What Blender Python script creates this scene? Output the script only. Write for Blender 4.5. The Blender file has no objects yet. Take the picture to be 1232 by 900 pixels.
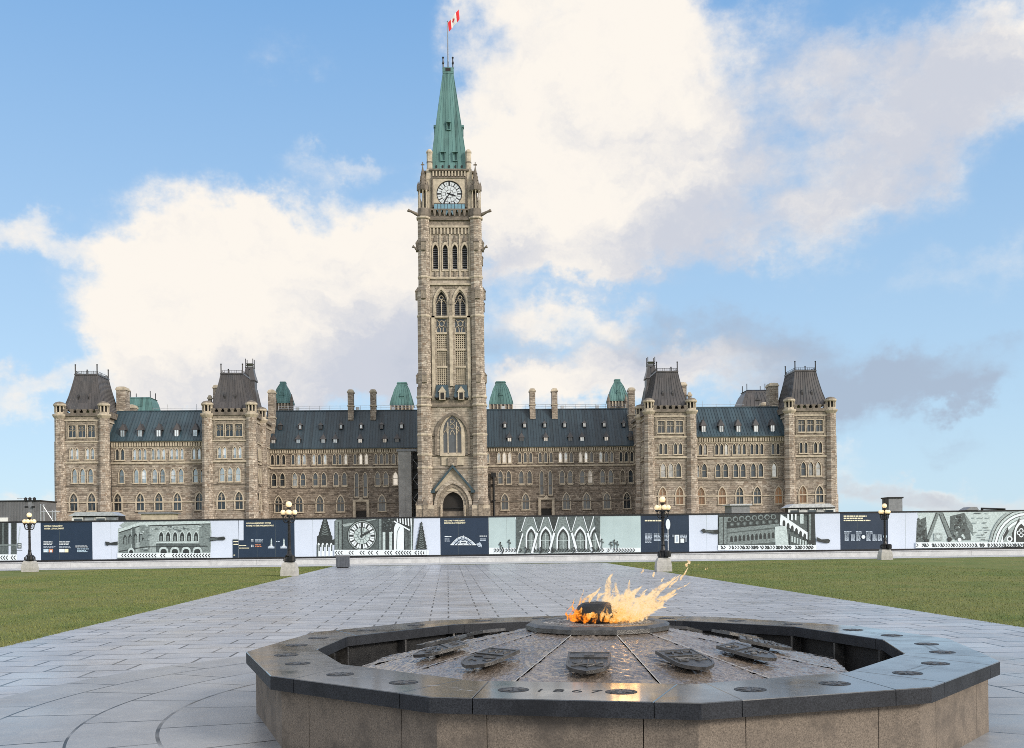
import bpy, math, random
import numpy as np
from mathutils import Vector, Matrix
R = random.Random(7)
C = bpy.context.scene.collection
SC = bpy.context.scene
PI = math.pi
# ------------------------------------------------------------------ camera
F_PX, ROLL, HY, HC = 1210.0, 0.0125, 647.0, 1.62
cam = bpy.data.cameras.new('camera'); camo = bpy.data.objects.new('camera', cam); C.objects.link(camo)
cam.sensor_width = 36.0; cam.lens = F_PX/1232*36.0; cam.shift_y = (HY-450)/1232
cam.clip_start = 0.1; cam.clip_end = 3000
camo.location = (0, 0, HC); camo.rotation_euler = (PI/2, ROLL, 0)
SC.camera = camo
# ------------------------------------------------------------------ view
SC.view_settings.view_transform = 'Standard'; SC.view_settings.look = 'None'
SC.view_settings.exposure = 0.0; SC.view_settings.gamma = 1.0
SC.view_settings.use_curve_mapping = False
SC.cycles.transparent_max_bounces = 24
SC.cycles.max_bounces = 6
SC.cycles.filter_width = 0.9; SC.cycles.use_denoising = False
# ------------------------------------------------------------------ sun and sky
SUN_EL, SUN_AZ = math.radians(24), math.radians(128)     # azimuth from +Y (north) towards +X (east)
sl = bpy.data.lights.new('sun', 'SUN'); sl.energy = 3.0; sl.angle = math.radians(14); sl.color = (1.0, 0.90, 0.76)
so = bpy.data.objects.new('sun', sl); C.objects.link(so)
sdir = Vector((math.cos(SUN_EL)*math.sin(SUN_AZ), math.cos(SUN_EL)*math.cos(SUN_AZ), math.sin(SUN_EL)))
so.rotation_euler = sdir.to_track_quat('Z', 'Y').to_euler(); so.location = sdir*200

class NT:
    """tiny node-graph builder"""
    def __init__(s, tree): s.t = tree; s.n = tree.nodes; s.l = tree.links
    def put(s, inp, v):
        if v is None: return
        if hasattr(v, 'is_output'): s.l.new(v, inp)
        else: inp.default_value = v
    def math(s, op, a, b=None, c=None, clamp=False):
        n = s.n.new('ShaderNodeMath'); n.operation = op; n.use_clamp = clamp
        s.put(n.inputs[0], a); s.put(n.inputs[1], b)
        if c is not None: s.put(n.inputs[2], c)
        return n.outputs[0]
    def vec(s, op, a, b=None):
        n = s.n.new('ShaderNodeVectorMath'); n.operation = op
        s.put(n.inputs[0], a)
        if b is not None: s.put(n.inputs['Scale'] if op == 'SCALE' else n.inputs[1], b)
        return n.outputs['Value'] if op in ('LENGTH', 'DOT_PRODUCT', 'DISTANCE') else n.outputs[0]
    def comb(s, x, y, z):
        n = s.n.new('ShaderNodeCombineXYZ'); s.put(n.inputs[0], x); s.put(n.inputs[1], y); s.put(n.inputs[2], z); return n.outputs[0]
    def sep(s, v):
        n = s.n.new('ShaderNodeSeparateXYZ'); s.put(n.inputs[0], v); return n.outputs
    def noise(s, v, scale, detail=4, rough=0.55, dist=0.0, color=False):
        n = s.n.new('ShaderNodeTexNoise'); s.put(n.inputs['Vector'], v); n.inputs['Scale'].default_value = scale
        n.inputs['Detail'].default_value = detail; n.inputs['Roughness'].default_value = rough; n.inputs['Distortion'].default_value = dist
        return n.outputs['Color' if color else 'Fac']
    def voro(s, v, scale, feature='F1', rnd=1.0):
        n = s.n.new('ShaderNodeTexVoronoi'); n.feature = feature; s.put(n.inputs['Vector'], v)
        n.inputs['Scale'].default_value = scale; n.inputs['Randomness'].default_value = rnd
        return n
    def rmap(s, v, a, b, c=0.0, d=1.0, mode='LINEAR'):
        n = s.n.new('ShaderNodeMapRange'); n.interpolation_type = mode
        s.put(n.inputs[0], v); 
        for k, q in zip((1, 2, 3, 4), (a, b, c, d)): s.put(n.inputs[k], q)
        return n.outputs[0]
    def mix(s, f, a, b, mode='MIX'):
        n = s.n.new('ShaderNodeMix'); n.data_type = 'RGBA'; n.blend_type = mode; n.clamp_factor = True
        s.put(n.inputs[0], f); 
        for i, v in ((6, a), (7, b)):
            if hasattr(v, 'is_output'): s.l.new(v, n.inputs[i])
            else: n.inputs[i].default_value = (*v, 1) if len(v) == 3 else v
        return n.outputs[2]
    def ramp(s, f, stops):
        n = s.n.new('ShaderNodeValToRGB'); s.put(n.inputs[0], f)
        e = n.color_ramp.elements
        while len(e) < len(stops): e.new(0.5)
        for q, (p, c) in zip(e, stops): q.position = p; q.color = (*c, 1)
        return n.outputs[0]
    def bump(s, h, strength=0.3, dist=0.05, normal=None):
        n = s.n.new('ShaderNodeBump'); n.inputs['Strength'].default_value = strength; n.inputs['Distance'].default_value = dist
        s.put(n.inputs['Height'], h)
        if normal is not None: s.put(n.inputs['Normal'], normal)
        return n.outputs[0]

def angles(px, py):
    u, v = px-616, HY-py
    wx = u*math.cos(ROLL)+v*math.sin(ROLL); wz = -u*math.sin(ROLL)+v*math.cos(ROLL)
    return math.atan2(wx, F_PX), math.atan2(wz, math.hypot(wx, F_PX))

# world: Nishita sky with banks of cumulus placed by compass bearing and height above the horizon
W = bpy.data.worlds.new('World'); SC.world = W; W.use_nodes = True
w = NT(W.node_tree); w.n.clear()
tc = w.n.new('ShaderNodeTexCoord').outputs['Generated']
sky = w.n.new('ShaderNodeTexSky'); sky.sky_type = 'NISHITA'; sky.sun_disc = False
sky.sun_elevation = SUN_EL; sky.sun_rotation = SUN_AZ; sky.air_density = 1.0; sky.dust_density = 0.6; sky.ozone_density = 1.2
x, y, z = w.sep(w.vec('NORMALIZE', tc))
az = w.math('ARCTAN2', x, y); el = w.math('ARCSINE', z)
P = w.comb(az, el, 0.0)
wv = w.noise(w.vec('MULTIPLY', P, (1, 1.25, 1)), 6.0, 6, 0.6, color=True)
wv2 = w.noise(P, 22.0, 5, 0.65, color=True)
warp = w.vec('ADD', w.vec('SCALE', w.vec('SUBTRACT', wv, (.5, .5, .5)), 0.16), w.vec('SCALE', w.vec('SUBTRACT', wv2, (.5, .5, .5)), 0.05))
Q = w.vec('ADD', P, warp)
def field(blobs):
    tot = None
    for (px, py, rx, ry, wt) in blobs:
        a, e = angles(px, py)
        d = w.vec('LENGTH', w.vec('MULTIPLY', w.vec('SUBTRACT', Q, (a, e, 0)), (F_PX/rx*0.92, F_PX/ry*0.92, 0)))
        m = w.rmap(d, 0.25, 1.15, wt, 0.0, 'SMOOTHSTEP')
        tot = m if tot is None else w.math('ADD', tot, m)
    return tot
WHITE = [(690,70,150,130,1), (618,240,110,105,1), (740,215,160,115,1), (815,110,120,95,.75), (690,290,130,48,.85), (880,235,90,70,.5),
         (960,260,90,50,.4), (1010,130,150,100,.42), (1110,110,140,90,.48), (1220,50,110,100,.75), (1060,215,110,60,.42), (850,20,130,50,.4), (560,120,50,70,.5),
         (250,280,120,65,1), (385,295,110,75,1), (300,350,180,85,1), (195,395,95,65,.8), (420,375,130,85,1), (500,340,75,80,.85),
         (170,452,70,40,.5), (215,468,110,45,.7), (330,445,200,60,.95), (450,450,120,60,.8), (50,272,110,30,.6), (40,470,80,26,.6), (30,592,70,28,.6), (430,192,70,20,.32), (355,60,50,24,.2),
         (700,378,80,30,.75), (735,445,140,45,.95), (640,475,90,40,.85), (850,460,130,48,.6), (590,15,70,22,.32), (1120,592,150,26,.5), (960,560,80,30,.35), (1180,330,110,30,.22), (620,380,60,40,.4)]
GREY = [(880,412,130,40,.5), (1080,458,130,34,.85), (960,448,140,44,.62), (800,398,110,34,.42), (1160,472,60,16,.5), (985,490,110,34,.5), (1100,592,130,20,.5), (640,410,80,34,.35), (540,440,90,60,.3), (1130,520,50,18,.3)]
SHADE = [(1000,170,260,140,.6), (480,440,170,90,.75), (700,320,170,60,.35), (840,300,160,90,.45), (1150,90,170,100,.4), (320,480,280,50,.4), (560,330,90,130,.3), (840,440,180,70,.5), (700,420,90,30,.3)]
back = w.math('SUBTRACT', w.noise(w.vec('MULTIPLY', w.vec('NORMALIZE', tc), (1, 1, 2.2)), 1.7, 5, 0.6), 0.37)
dist_m = w.rmap(w.math('ABSOLUTE', az), 0.62, 0.9, 0.0, 1.0, 'SMOOTHSTEP')
elev_m = w.rmap(el, 0.55, 0.75, 0.0, 1.0, 'SMOOTHSTEP')
wild = w.math('MULTIPLY', w.math('MULTIPLY', back, 4.0, clamp=True), w.math('MAXIMUM', dist_m, elev_m))
fbm = w.noise(w.vec('MULTIPLY', P, (1, 1.4, 1)), 13.0, 9, 0.64)
puff = w.math('MULTIPLY', w.math('SUBTRACT', fbm, 0.5), 1.7)
gate = lambda q: w.rmap(q, 0.0, 0.3, 0.0, 1.0)
wf = field(WHITE); gf = field(GREY); sf = field(SHADE)
dens = w.math('ADD', w.math('MULTIPLY', w.math('ADD', wf, w.math('MULTIPLY', puff, gate(wf))), 1.0), wild)
cov = w.rmap(dens, 0.0, 0.98, 0.0, 1.0, 'SMOOTHSTEP')
gd = w.math('ADD', gf, w.math('MULTIPLY', puff, gate(gf)))
gcov = w.rmap(gd, -0.05, 1.15, 0.0, 0.8, 'SMOOTHSTEP')
lump = w.noise(w.vec('MULTIPLY', Q, (1, 1.6, 1)), 9.0, 6, 0.6)
shd = w.math('ADD', sf, w.math('MULTIPLY', w.math('SUBTRACT', lump, 0.5), 2.0))
shd = w.rmap(shd, -0.05, 0.95, 0.0, 1.0, 'SMOOTHSTEP')
S0 = 0.12                                    # sky strength
k = 1.0/S0
ccol = w.mix(shd, (0.985*k, 0.93*k, 0.855*k), (0.62*k, 0.65*k, 0.73*k))
haze = w.rmap(el, 0.03, 0.56, 1.0, 0.0)
skyc = w.mix(1.0, sky.outputs[0], (0.92, 0.98, 1.16), 'MULTIPLY')
SKYMIX = w.mix(w.math('MULTIPLY', haze, 0.95), (0.18*k, 0.43*k, 0.82*k), (0.62*k, 0.84*k, 0.99*k))
skyc = w.mix(0.8, skyc, SKYMIX)
behind = w.rmap(w.math('ABSOLUTE', az), 0.8, 1.4, 0.0, 1.0, 'SMOOTHSTEP')
ccol = w.mix(behind, ccol, (1.5*k, 1.40*k, 1.27*k))  # unseen clouds behind the camera, brightened to add light on the building
c1 = w.mix(cov, skyc, ccol)
c2 = w.mix(gcov, c1, (0.40*k, 0.47*k, 0.59*k))
bg = w.n.new('ShaderNodeBackground'); w.put(bg.inputs[0], c2); bg.inputs[1].default_value = S0
wo = w.n.new('ShaderNodeOutputWorld'); w.l.new(bg.outputs[0], wo.inputs[0])
try: W.cycles.sampling_method = 'MANUAL'; W.cycles.sample_map_resolution = 512
except Exception: pass

# ------------------------------------------------------------------ materials
def mat(name, base=(.5, .5, .5), rough=0.7, metal=0.0, spec=0.5):
    m = bpy.data.materials.new(name); m.use_nodes = True
    g = NT(m.node_tree); b = m.node_tree.nodes['Principled BSDF']
    b.inputs['Base Color'].default_value = (*base, 1); b.inputs['Roughness'].default_value = rough
    b.inputs['Metallic'].default_value = metal; b.inputs['Specular IOR Level'].default_value = spec
    g.b = b; g.m = m
    g.obj = lambda: g.n.new('ShaderNodeTexCoord').outputs['Object']
    return m, g
def vary(name, base, amt=0.25, scale=3.0, rough=0.7, metal=0.0, bump=0.0, spec=0.5, bscale=None):
    m, g = mat(name, base, rough, metal, spec)
    o = g.obj(); n = g.noise(o, scale, 6, 0.65)
    lo = tuple(c*(1-amt) for c in base); hi = tuple(min(1, c*(1+amt)) for c in base)
    g.put(g.b.inputs['Base Color'], g.mix(g.rmap(n, .3, .7), lo, hi))
    g.put(g.b.inputs['Roughness'], g.rmap(n, .3, .7, max(0, rough-.08), min(1, rough+.08)))
    if bump: g.put(g.b.inputs['Normal'], g.bump(g.noise(o, bscale or scale*6, 5, .7), bump, .03))
    return m
def masonry(name, cols, mortar, sx=0.75, sz=0.34, stain=0.5, ashlar=False, dark=(.05, .042, .035)):
    """coursed rubble: stones of different tint, mortar, dark weathering"""
    lum = lambda c: .3*c[0]+.6*c[1]+.1*c[2]
    cols = [tuple((v*.80+lum(c)*.20)*1.12 for v in c) for c in cols]
    m, g = mat(name, rough=.88)
    o = g.obj(); x, y, z = g.sep(o)
    v = g.comb(g.math('ADD', x, y), z, 0)
    wob = g.vec('ADD', v, g.vec('SCALE', g.vec('SUBTRACT', g.noise(v, .9, 2, color=True), (.5, .5, .5)), .0 if ashlar else .18))
    br = g.n.new('ShaderNodeTexBrick'); g.put(br.inputs['Vector'], wob)
    br.inputs['Scale'].default_value = 1; br.inputs['Brick Width'].default_value = sx; br.inputs['Row Height'].default_value = sz
    br.inputs['Mortar Size'].default_value = .022; br.inputs['Mortar Smooth'].default_value = .4; br.offset_frequency = 2; br.offset = .43; br.squash = 0.7; br.squash_frequency = 3
    br.inputs['Color1'].default_value = (0, 0, 0, 1); br.inputs['Color2'].default_value = (1, 1, 1, 1); br.inputs['Mortar'].default_value = (.5, .5, .5, 1)
    tint = g.n.new('ShaderNodeSeparateColor'); g.l.new(br.outputs['Color'], tint.inputs[0])
    vo = g.voro(g.vec('MULTIPLY', wob, (1/sx*.8, 1/sz*.8, 1)), 1.0)
    vc = g.n.new('ShaderNodeSeparateColor'); g.l.new(vo.outputs['Color'], vc.inputs[0])
    t = g.math('ADD', g.math('MULTIPLY', tint.outputs[0], .5), g.math('MULTIPLY', vc.outputs[0], .5))
    t = g.rmap(t, .12, .88)
    col = g.ramp(t, [(i/(len(cols)-1), c) for i, c in enumerate(cols)])
    n = g.noise(o, 1.1, 8, .7)
    n2 = g.noise(g.vec('MULTIPLY', o, (1, 1, .22)), .55, 6, .7)
    st = g.math('MULTIPLY', g.rmap(g.math('ADD', g.math('MULTIPLY', n, .6), g.math('MULTIPLY', n2, .55)), .54, .84), stain*.95)
    col = g.mix(st, col, dark)
    col = g.mix(g.math('MULTIPLY', br.outputs['Fac'], .7), col, mortar)
    g.put(g.b.inputs['Base Color'], col)
    h = g.math('ADD', g.math('MULTIPLY', g.math('SUBTRACT', 1, br.outputs['Fac']), .6), g.math('ADD', g.math('MULTIPLY', vc.outputs[1], .35), g.math('MULTIPLY', n, .6)))
    g.put(g.b.inputs['Normal'], g.bump(h, .9, .12))
    return m
def emit(name, col, strength):
    m, g = mat(name, col)
    g.b.inputs['Emission Color'].default_value = (*col, 1); g.b.inputs['Emission Strength'].default_value = strength
    return m

M = {}
M['rubble'] = masonry('nepean_rubble', [(.16, .125, .095), (.30, .25, .195), (.40, .335, .265), (.22, .16, .115), (.48, .41, .33)], (.36, .31, .25), .8, .34, .72)
M['rubble_dark'] = masonry('darker_rubble', [(.10, .078, .06), (.215, .17, .13), (.31, .25, .195), (.15, .112, .083), (.385, .32, .25)], (.24, .195, .15), .8, .34, .75)  # darker mix of the rubble colours for the inner walls
M['ashlar'] = masonry('tower_ashlar', [(.25, .205, .155), (.36, .305, .24), (.46, .395, .315), (.30, .235, .175)], (.29, .25, .20), .95, .42, .75, True, (.085, .07, .055))
M['tower_rough'] = masonry('tower_rough_stone', [(.18, .14, .105), (.34, .275, .215), (.48, .405, .325), (.25, .175, .12), (.56, .485, .395)], (.33, .28, .225), .62, .36, .8)
M['trim'] = vary('dressed_sandstone', (.46, .40, .315), .35, 1.3, .85, bump=.3)
M['trim_dark'] = vary('sooty_sandstone', (.17, .145, .12), .5, 1.2, .88, bump=.4)
M['carve'] = vary('carved_stone', (.24, .205, .165), .6, 3.0, .88, bump=.9, bscale=7)
def seam_metal(name, a, b, streak, rough=.45, metal=.0):
    m, g = mat(name, a, rough, metal)
    o = g.obj(); x, y, z = g.sep(o)
    n = g.noise(g.vec('MULTIPLY', o, (1.4, 1.4, .12)), 1.2, 6, .7)
    n2 = g.noise(o, .35, 5, .6)
    c = g.mix(g.rmap(n, .35, .68), a, b)
    c = g.mix(g.math('MULTIPLY', g.rmap(n2, .48, .75), .75), c, streak)
    wn = g.n.new('ShaderNodeTexWhiteNoise'); wn.noise_dimensions = '2D'
    g.put(wn.inputs['Vector'], g.comb(g.math('FLOOR', g.math('MULTIPLY', x, 1/.52)), g.math('FLOOR', g.math('MULTIPLY', y, 1/.52)) if name == 'browned_copper' else 0, 0))
    c = g.mix(g.math('MULTIPLY', wn.outputs['Value'], .55), c, tuple(min(1, v*1.7) for v in b))
    g.put(g.b.inputs['Base Color'], c)
    g.put(g.b.inputs['Normal'], g.bump(n, .25, .05))
    return m
M['roof'] = seam_metal('dark_standing_seam_metal', (.011, .022, .033), (.024, .044, .060), (.018, .028, .036), .42)
M['roof_wing'] = seam_metal('blue_black_seam_metal', (.015, .032, .046), (.032, .060, .078), (.026, .042, .048), .42)
M['mansard'] = seam_metal('browned_copper', (.038, .036, .038), (.064, .058, .058), (.040, .050, .060), .36)
M['copper'] = seam_metal('verdigris_copper', (.046, .115, .110), (.088, .185, .180), (.026, .062, .060), .6)
M['iron'] = vary('black_iron', (.018, .018, .02), .4, 8, .4, .3)
M['iron_grey'] = vary('grey_painted_steel', (.22, .23, .25), .2, 3, .5, .3)
M['steel'] = vary('galvanised_steel', (.55, .57, .6), .2, 4, .4, .6)
M['louvre'] = vary('dark_louvre', (.02, .022, .025), .3, 3, .6)
M['dark'] = vary('timber_and_painted_shade', (.012, .010, .009), .3, 3, .7)  # near-black timber; also stands in for shade inside doorways and openings
def glassm(name, base, rough, spec=.8, emi=0.0, ecol=None):
    m, g = mat(name, base, rough, 0, spec)
    oi = g.n.new('ShaderNodeObjectInfo').outputs['Random']
    o = g.obj()
    n = g.noise(g.vec('ADD', o, g.comb(g.math('MULTIPLY', oi, 91), 0, 0)), 1.3, 3, .6)
    f = g.math('ADD', g.math('MULTIPLY', n, .7), g.math('MULTIPLY', oi, .45))
    g.put(g.b.inputs['Base Color'], g.mix(g.rmap(f, .3, .8), tuple(c*.45 for c in base), tuple(min(1, c*1.6) for c in base)))
    g.put(g.b.inputs['Normal'], g.bump(g.noise(o, 1.8, 2), .12, .05))
    if emi: g.b.inputs['Emission Color'].default_value = (*ecol, 1); g.b.inputs['Emission Strength'].default_value = emi
    return m
M['glass'] = glassm('leaded_glass', (.035, .045, .055), .12)
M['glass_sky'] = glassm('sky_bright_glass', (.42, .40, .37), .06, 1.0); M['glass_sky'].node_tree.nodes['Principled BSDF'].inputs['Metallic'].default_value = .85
M['pale_pane'] = glassm('pale_window_pane', (.66, .74, .77), .2)
M['pale_pane'].node_tree.nodes['Principled BSDF'].inputs['Metallic'].default_value = .45  # pale, partly metallic window pane
M['glass_warm'] = glassm('lit_window_glass', (.16, .10, .06), .2, .6, .10, (1, .48, .2))
M['glass_blue'] = glassm('blue_tinted_glass', (.10, .22, .30), .15, .8)
M['white_paint'] = vary('white_paint', (.78, .79, .80), .05, 4, .4)

# ------------------------------------------------------------------ mesh helpers
class MB:
    def __init__(s): s.v = []; s.f = []; s.m = []; s.slots = []; s.cur = 0; s.sm = []; s.smooth = False
    def use(s, m):
        if m not in s.slots: s.slots.append(m)
        s.cur = s.slots.index(m); return s
    def add(s, vs, fs):
        o = len(s.v); s.v += [tuple(q) for q in vs]
        for f in fs: s.f.append([i+o for i in f]); s.m.append(s.cur); s.sm.append(s.smooth)
        return s
    def box(s, x0, x1, y0, y1, z0, z1, rot=None):
        vs = [(x0, y0, z0), (x1, y0, z0), (x1, y1, z0), (x0, y1, z0), (x0, y0, z1), (x1, y0, z1), (x1, y1, z1), (x0, y1, z1)]
        if rot: vs = [tuple(rot @ Vector(q)) for q in vs]
        return s.add(vs, [(3, 2, 1, 0), (4, 5, 6, 7), (0, 1, 5, 4), (1, 2, 6, 5), (2, 3, 7, 6), (3, 0, 4, 7)])
    def rings(s, rings, cap=True, closed=True):
        """loft a list of equal-length vertex rings"""
        n = len(rings[0]); vs = [q for r in rings for q in r]; fs = []
        for i in range(len(rings)-1):
            for j in range(n if closed else n-1):
                a = i*n+j; b = i*n+(j+1) % n
                fs.append((a, b, b+n, a+n))
        if cap: fs.append(tuple(range(n))[::-1]); fs.append(tuple(range((len(rings)-1)*n, len(rings)*n)))
        return s.add(vs, fs)
    def lathe(s, cx, cy, prof, n=12, ph=0.0, cap=True):
        return s.rings([[(cx+r*math.cos(ph+2*PI*i/n), cy+r*math.sin(ph+2*PI*i/n), z) for i in range(n)] for r, z in prof], cap)
    def frustum(s, cx, cy, prof, cap=True):
        """rectangular lofts: prof = (halfx, halfy, z)"""
        return s.rings([[(cx-a, cy-b, z), (cx+a, cy-b, z), (cx+a, cy+b, z), (cx-a, cy+b, z)] for a, b, z in prof], cap)
    def prism(s, pts, y0, y1):
        """polygon in xz extruded along y"""
        n = len(pts)
        vs = [(x, y0, z) for x, z in pts]+[(x, y1, z) for x, z in pts]
        return s.add(vs, [tuple(range(n)), tuple(range(2*n-1, n-1, -1))]+[(i, i+n, (i+1) % n+n, (i+1) % n) for i in range(n)])
    def slab(s, pts, z0, z1):
        n = len(pts)
        vs = [(x, y, z0) for x, y in pts]+[(x, y, z1) for x, y in pts]
        return s.add(vs, [tuple(range(n-1, -1, -1)), tuple(range(n, 2*n))]+[(i, (i+1) % n, (i+1) % n+n, i+n) for i in range(n)])
    def tube(s, pts, r, n=6):
        pts = [Vector(p) for p in pts]; rs = r if isinstance(r, (list, tuple)) else [r]*len(pts)
        rings = []
        for i, p in enumerate(pts):
            d = (pts[min(i+1, len(pts)-1)]-pts[max(i-1, 0)]).normalized()
            a = d.cross(Vector((0, 0, 1)) if abs(d.z) < .9 else Vector((1, 0, 0))).normalized(); b = d.cross(a)
            rings.append([tuple(p+(a*math.cos(2*PI*j/n)+b*math.sin(2*PI*j/n))*rs[i]) for j in range(n)])
        return s.rings(rings)
    def ball(s, c, r, n=12, m=8, sz=1.0):
        rings = [[(c[0]+r*math.sin(PI*i/m)*math.cos(2*PI*j/n), c[1]+r*math.sin(PI*i/m)*math.sin(2*PI*j/n), c[2]-r*sz*math.cos(PI*i/m)) for j in range(n)] for i in range(1, m)]
        return s.rings(rings)
    def mesh(s, name):
        me = bpy.data.meshes.new(name); me.from_pydata(s.v, [], s.f)
        for q in s.slots: me.materials.append(q)
        me.polygons.foreach_set('material_index', s.m); me.polygons.foreach_set('use_smooth', s.sm)
        me.update(); return me
    def build(s, name, parent=None, loc=(0, 0, 0), rz=0.0, mats=None):
        if mats is not None and not s.slots: s.slots = [mats]
        return link(name, s.mesh(name), parent, loc, rz)
def link(name, data, parent=None, loc=(0, 0, 0), rz=0.0):
    o = bpy.data.objects.new(name, data); C.objects.link(o)
    o.parent = parent; o.location = loc; o.rotation_euler = (0, 0, rz); return o
def tag(o, label=None, cat=None, group=None, kind=None):
    if label: o['label'] = label
    if cat: o['category'] = cat
    if group: o['group'] = group
    if kind: o['kind'] = kind
    return o
def thing(name, label, cat, loc=(0, 0, 0), rz=0.0, group=None):
    return tag(link(name, None, None, loc, rz), label, cat, group)
def holed(outer, holes, y0, y1, m, extra=()):
    """wall sheet in the xz plane with openings cut through it; front face at y0, back at y1"""
    cu = bpy.data.curves.new('tmp', 'CURVE'); cu.dimensions = '2D'; cu.fill_mode = 'BOTH'; cu.extrude = abs(y1-y0)/2
    for loop in [outer]+list(holes):
        sp = cu.splines.new('POLY'); sp.points.add(len(loop)-1); sp.use_cyclic_u = True
        for p, q in zip(sp.points, loop): p.co = (q[0], q[1], 0, 1)
    ob = bpy.data.objects.new('tmp', cu); C.objects.link(ob)
    me = bpy.data.meshes.new_from_object(ob)
    bpy.data.objects.remove(ob); bpy.data.curves.remove(cu)
    co = np.empty(len(me.vertices)*3); me.vertices.foreach_get('co', co); co = co.reshape(-1, 3)
    nc = np.stack([co[:, 0], (y0+y1)/2-co[:, 2], co[:, 1]], 1)
    me.vertices.foreach_set('co', nc.ravel()); me.materials.clear(); me.materials.append(m)
    me.polygons.foreach_set('material_index', [0]*len(me.polygons))
    me.update(); return me
def arch(cx, z0, w_, h, pointed=True, n=6, spring=None):
    """outline of an opening: sill at z0, apex at z0+h"""
    r = w_/2
    rise = min(h*.62, w_*1.0) if pointed else r
    if spring is not None: rise = z0+h-spring
    zs = z0+h-rise
    pts = [(cx-r, z0), (cx+r, z0)]
    if pointed:
        # two arcs meeting at the apex
        Rr = (r*r+rise*rise)/(2*r); a1 = math.asin(min(1, rise/Rr))
        if rise < r: Rr = (r*r+rise*rise)/(2*r)
        for i in range(n+1):
            a = a1*i/n; pts.append((cx+r-Rr+Rr*math.cos(a), zs+Rr*math.sin(a)))
        for i in range(n-1, -1, -1):
            a = a1*i/n; pts.append((cx-r+Rr-Rr*math.cos(a), zs+Rr*math.sin(a)))
    else:
        for i in range(2*n+1):
            a = PI*i/(2*n); pts.append((cx+r*math.cos(a), zs+r*math.sin(a)))
    return pts
def rect(x0, x1, z0, z1): return [(x0, z0), (x1, z0), (x1, z1), (x0, z1)]
def ray(px, py):
    u, v = px-616, HY-py
    return (u*math.cos(ROLL)+v*math.sin(ROLL))/F_PX, (-u*math.sin(ROLL)+v*math.cos(ROLL))/F_PX
def gnd(px, py, zz=0.0):
    a, b = ray(px, py); Y = (zz-HC)/b; return a*Y, Y
def at(px, py, Y):
    a, b = ray(px, py); return a*Y, Y, HC+b*Y
#==SETTING==
# ------------------------------------------------------------------ ground, lawns, plaza
AXP = 0.064                                           # the walk runs this much west of north
def grassm():
    m, g = mat('lawn_turf', rough=.95, spec=.2)
    o = g.obj()
    n = g.noise(o, .22, 6, .65); n2 = g.noise(o, .9, 7, .72); n3 = g.noise(g.vec('MULTIPLY', o, (1, .35, 1)), 9, 5, .75)
    c = g.mix(g.rmap(n2, .3, .72), (.092, .132, .036), (.175, .21, .066))
    c = g.mix(g.math('MULTIPLY', g.rmap(n, .42, .62), .7), c, (.21, .20, .075))
    c = g.mix(g.math('MULTIPLY', g.rmap(n3, .5, .75), .5), c, (.05, .075, .022))
    g.put(g.b.inputs['Base Color'], c)
    g.put(g.b.inputs['Normal'], g.bump(g.noise(o, 30, 4, .8), .6, .05))
    return m
M['grass'] = grassm()
def paverm():
    m, g = mat('wet_granite_pavers', rough=.4)
    o = g.obj()
    rm = g.n.new('ShaderNodeVectorRotate'); rm.rotation_type = 'Z_AXIS'; g.put(rm.inputs['Vector'], o); rm.inputs['Angle'].default_value = -AXP
    v = rm.outputs[0]
    wob = g.vec('ADD', v, g.vec('SCALE', g.vec('SUBTRACT', g.noise(v, 1.2, 2, color=True), (.5, .5, .5)), .03))
    br = g.n.new('ShaderNodeTexBrick'); g.put(br.inputs['Vector'], wob); br.inputs['Scale'].default_value = 1
    br.inputs['Brick Width'].default_value = 1.02; br.inputs['Row Height'].default_value = .62; br.offset = .37
    br.inputs['Mortar Size'].default_value = .021; br.inputs['Mortar Smooth'].default_value = .25; br.inputs['Bias'].default_value = 0
    br.inputs['Color1'].default_value = (.265, .285, .33, 1); br.inputs['Color2'].default_value = (.435, .455, .505, 1); br.inputs['Mortar'].default_value = (.09, .09, .095, 1)
    n = g.noise(o, .5, 6, .65); n2 = g.noise(o, 40, 3, .7); n3 = g.noise(o, 3.2, 5, .7)
    c = g.mix(g.math('MULTIPLY', g.rmap(n, .38, .62), .6), br.outputs['Color'], (.20, .212, .245))
    c = g.mix(g.math('MULTIPLY', g.rmap(n3, .48, .66), .45), c, (.50, .495, .50))
    st_ = g.noise(g.vec('MULTIPLY', o, (1, .55, 1)), .21, 5, .7)
    c = g.mix(g.math('MULTIPLY', g.rmap(st_, .52, .68), .4), c, (.17, .175, .195))
    c = g.mix(.22, c, g.mix(n2, (.05, .05, .05), (.75, .75, .75)))
    # sand-filled joints come and go: only some of them read dark
    jm = g.rmap(g.noise(o, 1.1, 3, .6), .30, .50)
    c = g.mix(g.math('MULTIPLY', br.outputs['Fac'], jm), c, (.035, .035, .04))
    g.put(g.b.inputs['Base Color'], c)
    wet = g.rmap(g.noise(o, .8, 5, .6), .3, .7)
    g.put(g.b.inputs['Roughness'], g.rmap(wet, 0, 1, .2, .45))
    h = g.math('ADD', g.math('MULTIPLY', br.outputs['Fac'], -1), g.math('MULTIPLY', g.noise(o, 7, 5, .7), .4))
    g.put(g.b.inputs['Normal'], g.bump(h, .35, .02))
    return m
M['paver'] = paverm()
FC = (0.93, 9.78)                                     # centre of the fountain
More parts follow.
